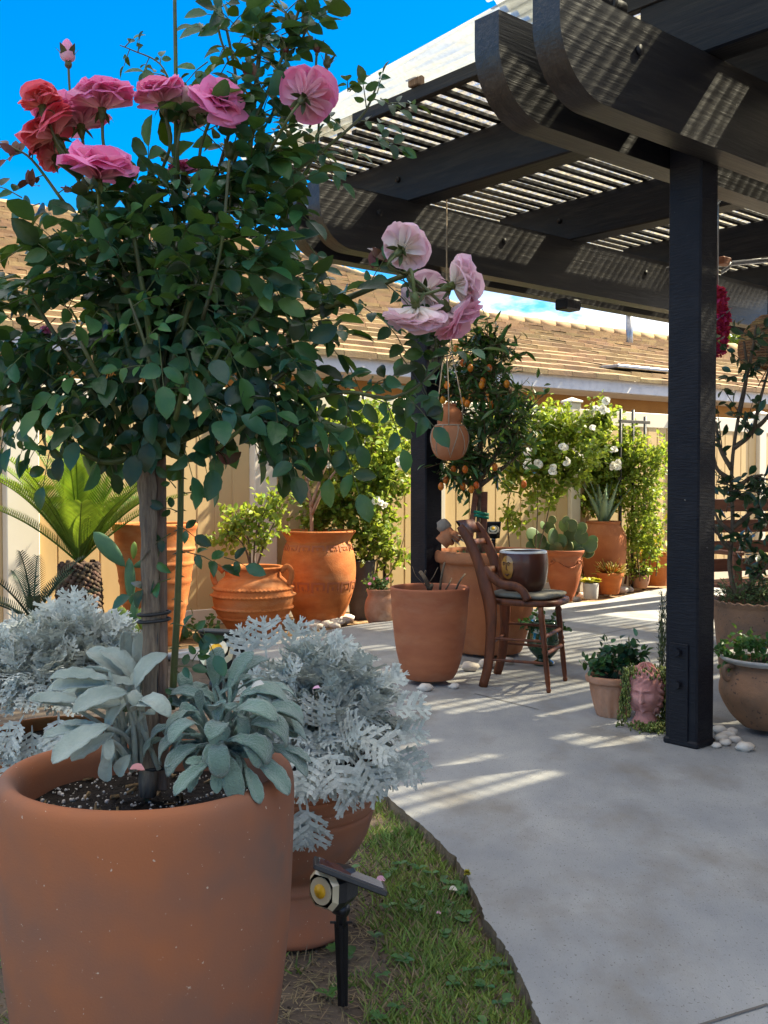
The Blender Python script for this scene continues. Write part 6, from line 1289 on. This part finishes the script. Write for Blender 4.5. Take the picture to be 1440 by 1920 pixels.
# small succulents
def rosettes(name, label, c, R, n, L, m, seed, tpl=SMALL_LEAF, up=.6, cat='succulent', w_=1.0):
    rs = np.random.RandomState(seed); root = thing(name, label, cat, c); mb = MB()
    for i in range(n):
        a = rs.rand() * 6.3; d = R * math.sqrt(rs.rand()); p = np.asarray(c) + np.array([d * math.cos(a), d * math.sin(a), .02 * rs.rand()])
        for q in range(9): t = q * 2.4; put(mb, tpl, p + np.array([0, 0, .01]), (math.cos(t) + .3 * math.cos(a), math.sin(t) + .3 * math.sin(a), up + rs.rand() * .6), (0, 0, 1), L * (.7 + .5 * rs.rand()), L * w_)
    mb.build('rosettes', m, root)
rosettes('rosette_succulent', 'yellow rosette succulent in the small chalky white pot', CO + [0, 0, .13], .075, 20, .05, YELLOW, 3)
rosettes('rosette_succulent', 'pale green rosette succulent in the small shallow pot', CQ + [0, 0, .12], .09, 22, .055, JADE, 4)
def firestick():
    b = CPp + np.array([0, 0, .17]); root = thing('pencil_succulent', 'orange tipped pencil-stemmed succulent below the agave jar', 'succulent', b); rs = np.random.RandomState(5); mb = MB()
    for i in range(170):
        u = rs_unit(rs); u[2] = abs(u[2]) * .8 + .2; u = nrm(u); d = nrm(u + rs.normal(size=3) * .25); p = b + u * np.array([.13, .12, .11]) * (.2 + .6 * rs.rand()); L = .06 + .05 * rs.rand(); n0 = mb.n
        tube(mb, [p, p + d * L * .6, p + d * L], [.006, .0055, .003], 5); mb.c[-1] = np.repeat([.9, .55, .15], 5) + rs.normal() * .2
    mb.build('stems', FIRE, root)
firestick()
shrub('yellow_grass', 'bright yellow strap leaves in the orange pot half behind the near post', 'plant', CR + np.array([0, 0, .3]), [], [(1228, 1030, 14, 25, 4), (1236, 1020, 10, 30, 3)], 90, .13, YELLOW, 51, tpl=LANCE, wfac=.8)
shrub('bedding_plants', 'thin seedlings and red stems between the small pots by the fence', 'plant', np.array([xt(1180, 10.25), 10.25, GZ]), [[(1172, 1095), (1176, 1060), (1168, 1030)], [(1183, 1095), (1190, 1060)], [(1095, 1095), (1092, 1060)]], [(1180, 1065, 18, 28, 6), (1092, 1070, 8, 25, 2), (1200, 1070, 12, 15, 2)], 240, .032, LEAF_SUN, 52, stem_m=LEAF_RED, twr=.012)
# pot by the near post, parsley, camellia, trailing plants
shrub('leafy_cuttings', 'dark leafy cuttings with reddish tips in the pale flared pot', 'plant', CS + np.array([0, 0, .165]), [[(1150, 1270), (1140, 1240), (1120, 1225)], [(1155, 1270), (1165, 1235), (1185, 1212)], [(1150, 1270), (1150, 1230), (1160, 1208)], [(1145, 1270), (1110, 1250), (1095, 1240)]],
      [(1145, 1240, 38, 22, 10), (1175, 1228, 28, 18, 6), (1120, 1245, 28, 14, 5), (1160, 1215, 18, 10, 2), (1195, 1240, 14, 12, 2)], 400, .036, LEAF_ROSE, 53, tpl=ROSE_LEAF, twr=.004)
shrub('parsley', 'fresh green parsley growing in the pot with chalky white rim', 'plant', CUu + np.array([0, 0, zU - .03]), [[(1405 + i * 6, 1252), (1400 + i * 8, 1222)] for i in range(7)] + [[(1390, 1250), (1350, 1222), (1334, 1216)]],
      [(1365, 1225, 22, 14, 4), (1392, 1205, 18, 16, 5), (1415, 1215, 25, 20, 6), (1440, 1205, 25, 20, 5), (1335, 1218, 10, 8, 1), (1375, 1232, 22, 12, 3)], 330, .026, LEAF_FRESH, 54, stem_m=STEM, tpl=ROSE_LEAF, twr=.0035)
shrub('juniper', 'low dense dark green ground cover filling the scalloped pot', 'plant', CV + np.array([0, 0, zV - .03]), [], [(1400, 1112, 58, 18, 6), (1440, 1108, 40, 20, 4)], 1100, .024, LEAF_SAGE, 55, tpl=LANCE)
shrub('camellia', 'young open-branched camellia with glossy dark leaves in the scalloped pot', 'shrub', CV + np.array([-.14, 0, zV - .03]),
      [[(1382, 1128), (1368, 1060), (1374, 990), (1372, 880), (1385, 780), (1410, 660), (1418, 610)], [(1374, 990), (1420, 950), (1450, 920)], [(1385, 1115), (1430, 1070), (1470, 1020)], [(1372, 880), (1350, 840), (1342, 790)], [(1376, 840), (1410, 810), (1425, 750), (1445, 680)], [(1385, 780), (1400, 700), (1395, 640)], [(1371, 900), (1345, 880), (1338, 850)], [(1374, 1000), (1350, 980), (1340, 960)], [(1410, 810), (1440, 780), (1455, 740)], [(1372, 930), (1400, 900), (1430, 890)], [(1370, 1030), (1352, 1010), (1342, 985)]],
      [(1412, 640, 26, 35, 4), (1385, 700, 30, 40, 4), (1360, 640, 14, 25, 2), (1390, 790, 40, 30, 6), (1350, 830, 16, 40, 3), (1425, 900, 30, 35, 12), (1370, 910, 30, 20, 6), (1430, 960, 25, 30, 8), (1400, 1000, 40, 20, 5), (1425, 1060, 28, 22, 8), (1360, 960, 22, 30, 4), (1440, 700, 20, 50, 4), (1350, 1010, 14, 20, 2)], 420, .055, LEAF_DEEP, 56, tpl=leaf_tpl([.02, .2, .27, .22, .01], .3, .2), twr=.013, stem_m=WOODY)
def trailing():
    rs = np.random.RandomState(12); c = CFACE + np.array([0, 0, .24]); root = thing('trailing_succulent', 'yellow green trailing succulent hanging round the pink head planter', 'succulent', c); mb = MB(); st = MB()
    for i in range(46):
        a = rs.rand() * 6.3
        if rs.rand() < .55: a = -.35 + .9 * rs.rand()     # mostly on the right
        elif rs.rand() < .6: a = math.pi + .5 * rs.normal()
        rel = (a - math.radians(-112) + math.pi) % (2 * math.pi) - math.pi
        if abs(rel) < .75: continue
        h = np.array([math.cos(a), math.sin(a), 0]); pts = [c + h * .05, c + h * .085 + np.array([0, 0, .005])]; p = pts[-1].copy(); L = .10 + .14 * rs.rand()
        while p[2] > max(.012, c[2] - L): p = p + np.array([rs.normal() * .003, rs.normal() * .003, -.014]) + h * .0012; pts.append(p.copy())
        tube(st, pts, .0014, 4, False)
        for q in pts:
            for k in range(3): ico(mb, q + rs.normal(size=3) * .005, .0052, (.8, .8, 1.5), k, .05, 5, 4)
    for i in range(260):
        p = c + rs.normal(size=3) * np.array([.035, .035, .012]); ico(mb, p, .0055, (.8, .8, 1.5), i, .05, 5, 4)
    for i in range(420):   # heap on the floor beside it
        p = CFACE + np.array([.02 + rs.normal() * .042, -.06 + rs.normal() * .03, .006 + .03 * rs.rand()]); ico(mb, p, .0055, (.8, .8, 1.3), i, .05, 5, 4)
    mb.build('beads', SUCC, root); st.build('stems', STEM, root)
trailing()
def fishhooks():
    rs = np.random.RandomState(16); Y = 4.50; b = np.array([xt(1243, Y), Y, .22]); root = thing('fishhook_plant', 'column of dark crescent-leaved stems behind the left edge of the near post', 'plant', b); mb = MB(); st = MB()
    for i in range(26):
        x = 1236 + rs.rand() * 22; dy = rs.rand() * .08; z0 = 1110 + rs.rand() * 60; pts = [at(x + rs.normal() * 2, y, Y + dy) for y in np.arange(z0, 1290, 14)]; tube(st, pts, .0012, 4, False)
        for q in pts:
            for k in range(3): d = np.array([rs.normal() - .35, rs.normal() * .6, .6]); put(mb, LANCE, q, d, (0, 0, -1), .016 + .008 * rs.rand(), .012)
    mb.build('leaves', FISH, root); st.build('stems', STEM, root)
fishhooks()
shrub('planter_ivy', 'small plant with heart leaves growing in the green glazed planter', 'plant', CGG + np.array([0, 0, .23]), [[(1021, 1190), (1015, 1170)]], [(1020, 1168, 26, 16, 6), (1040, 1185, 14, 14, 2), (990, 1165, 16, 8, 2)], 150, .034, LEAF_ROSE, 57, tpl=ROSE_LEAF)
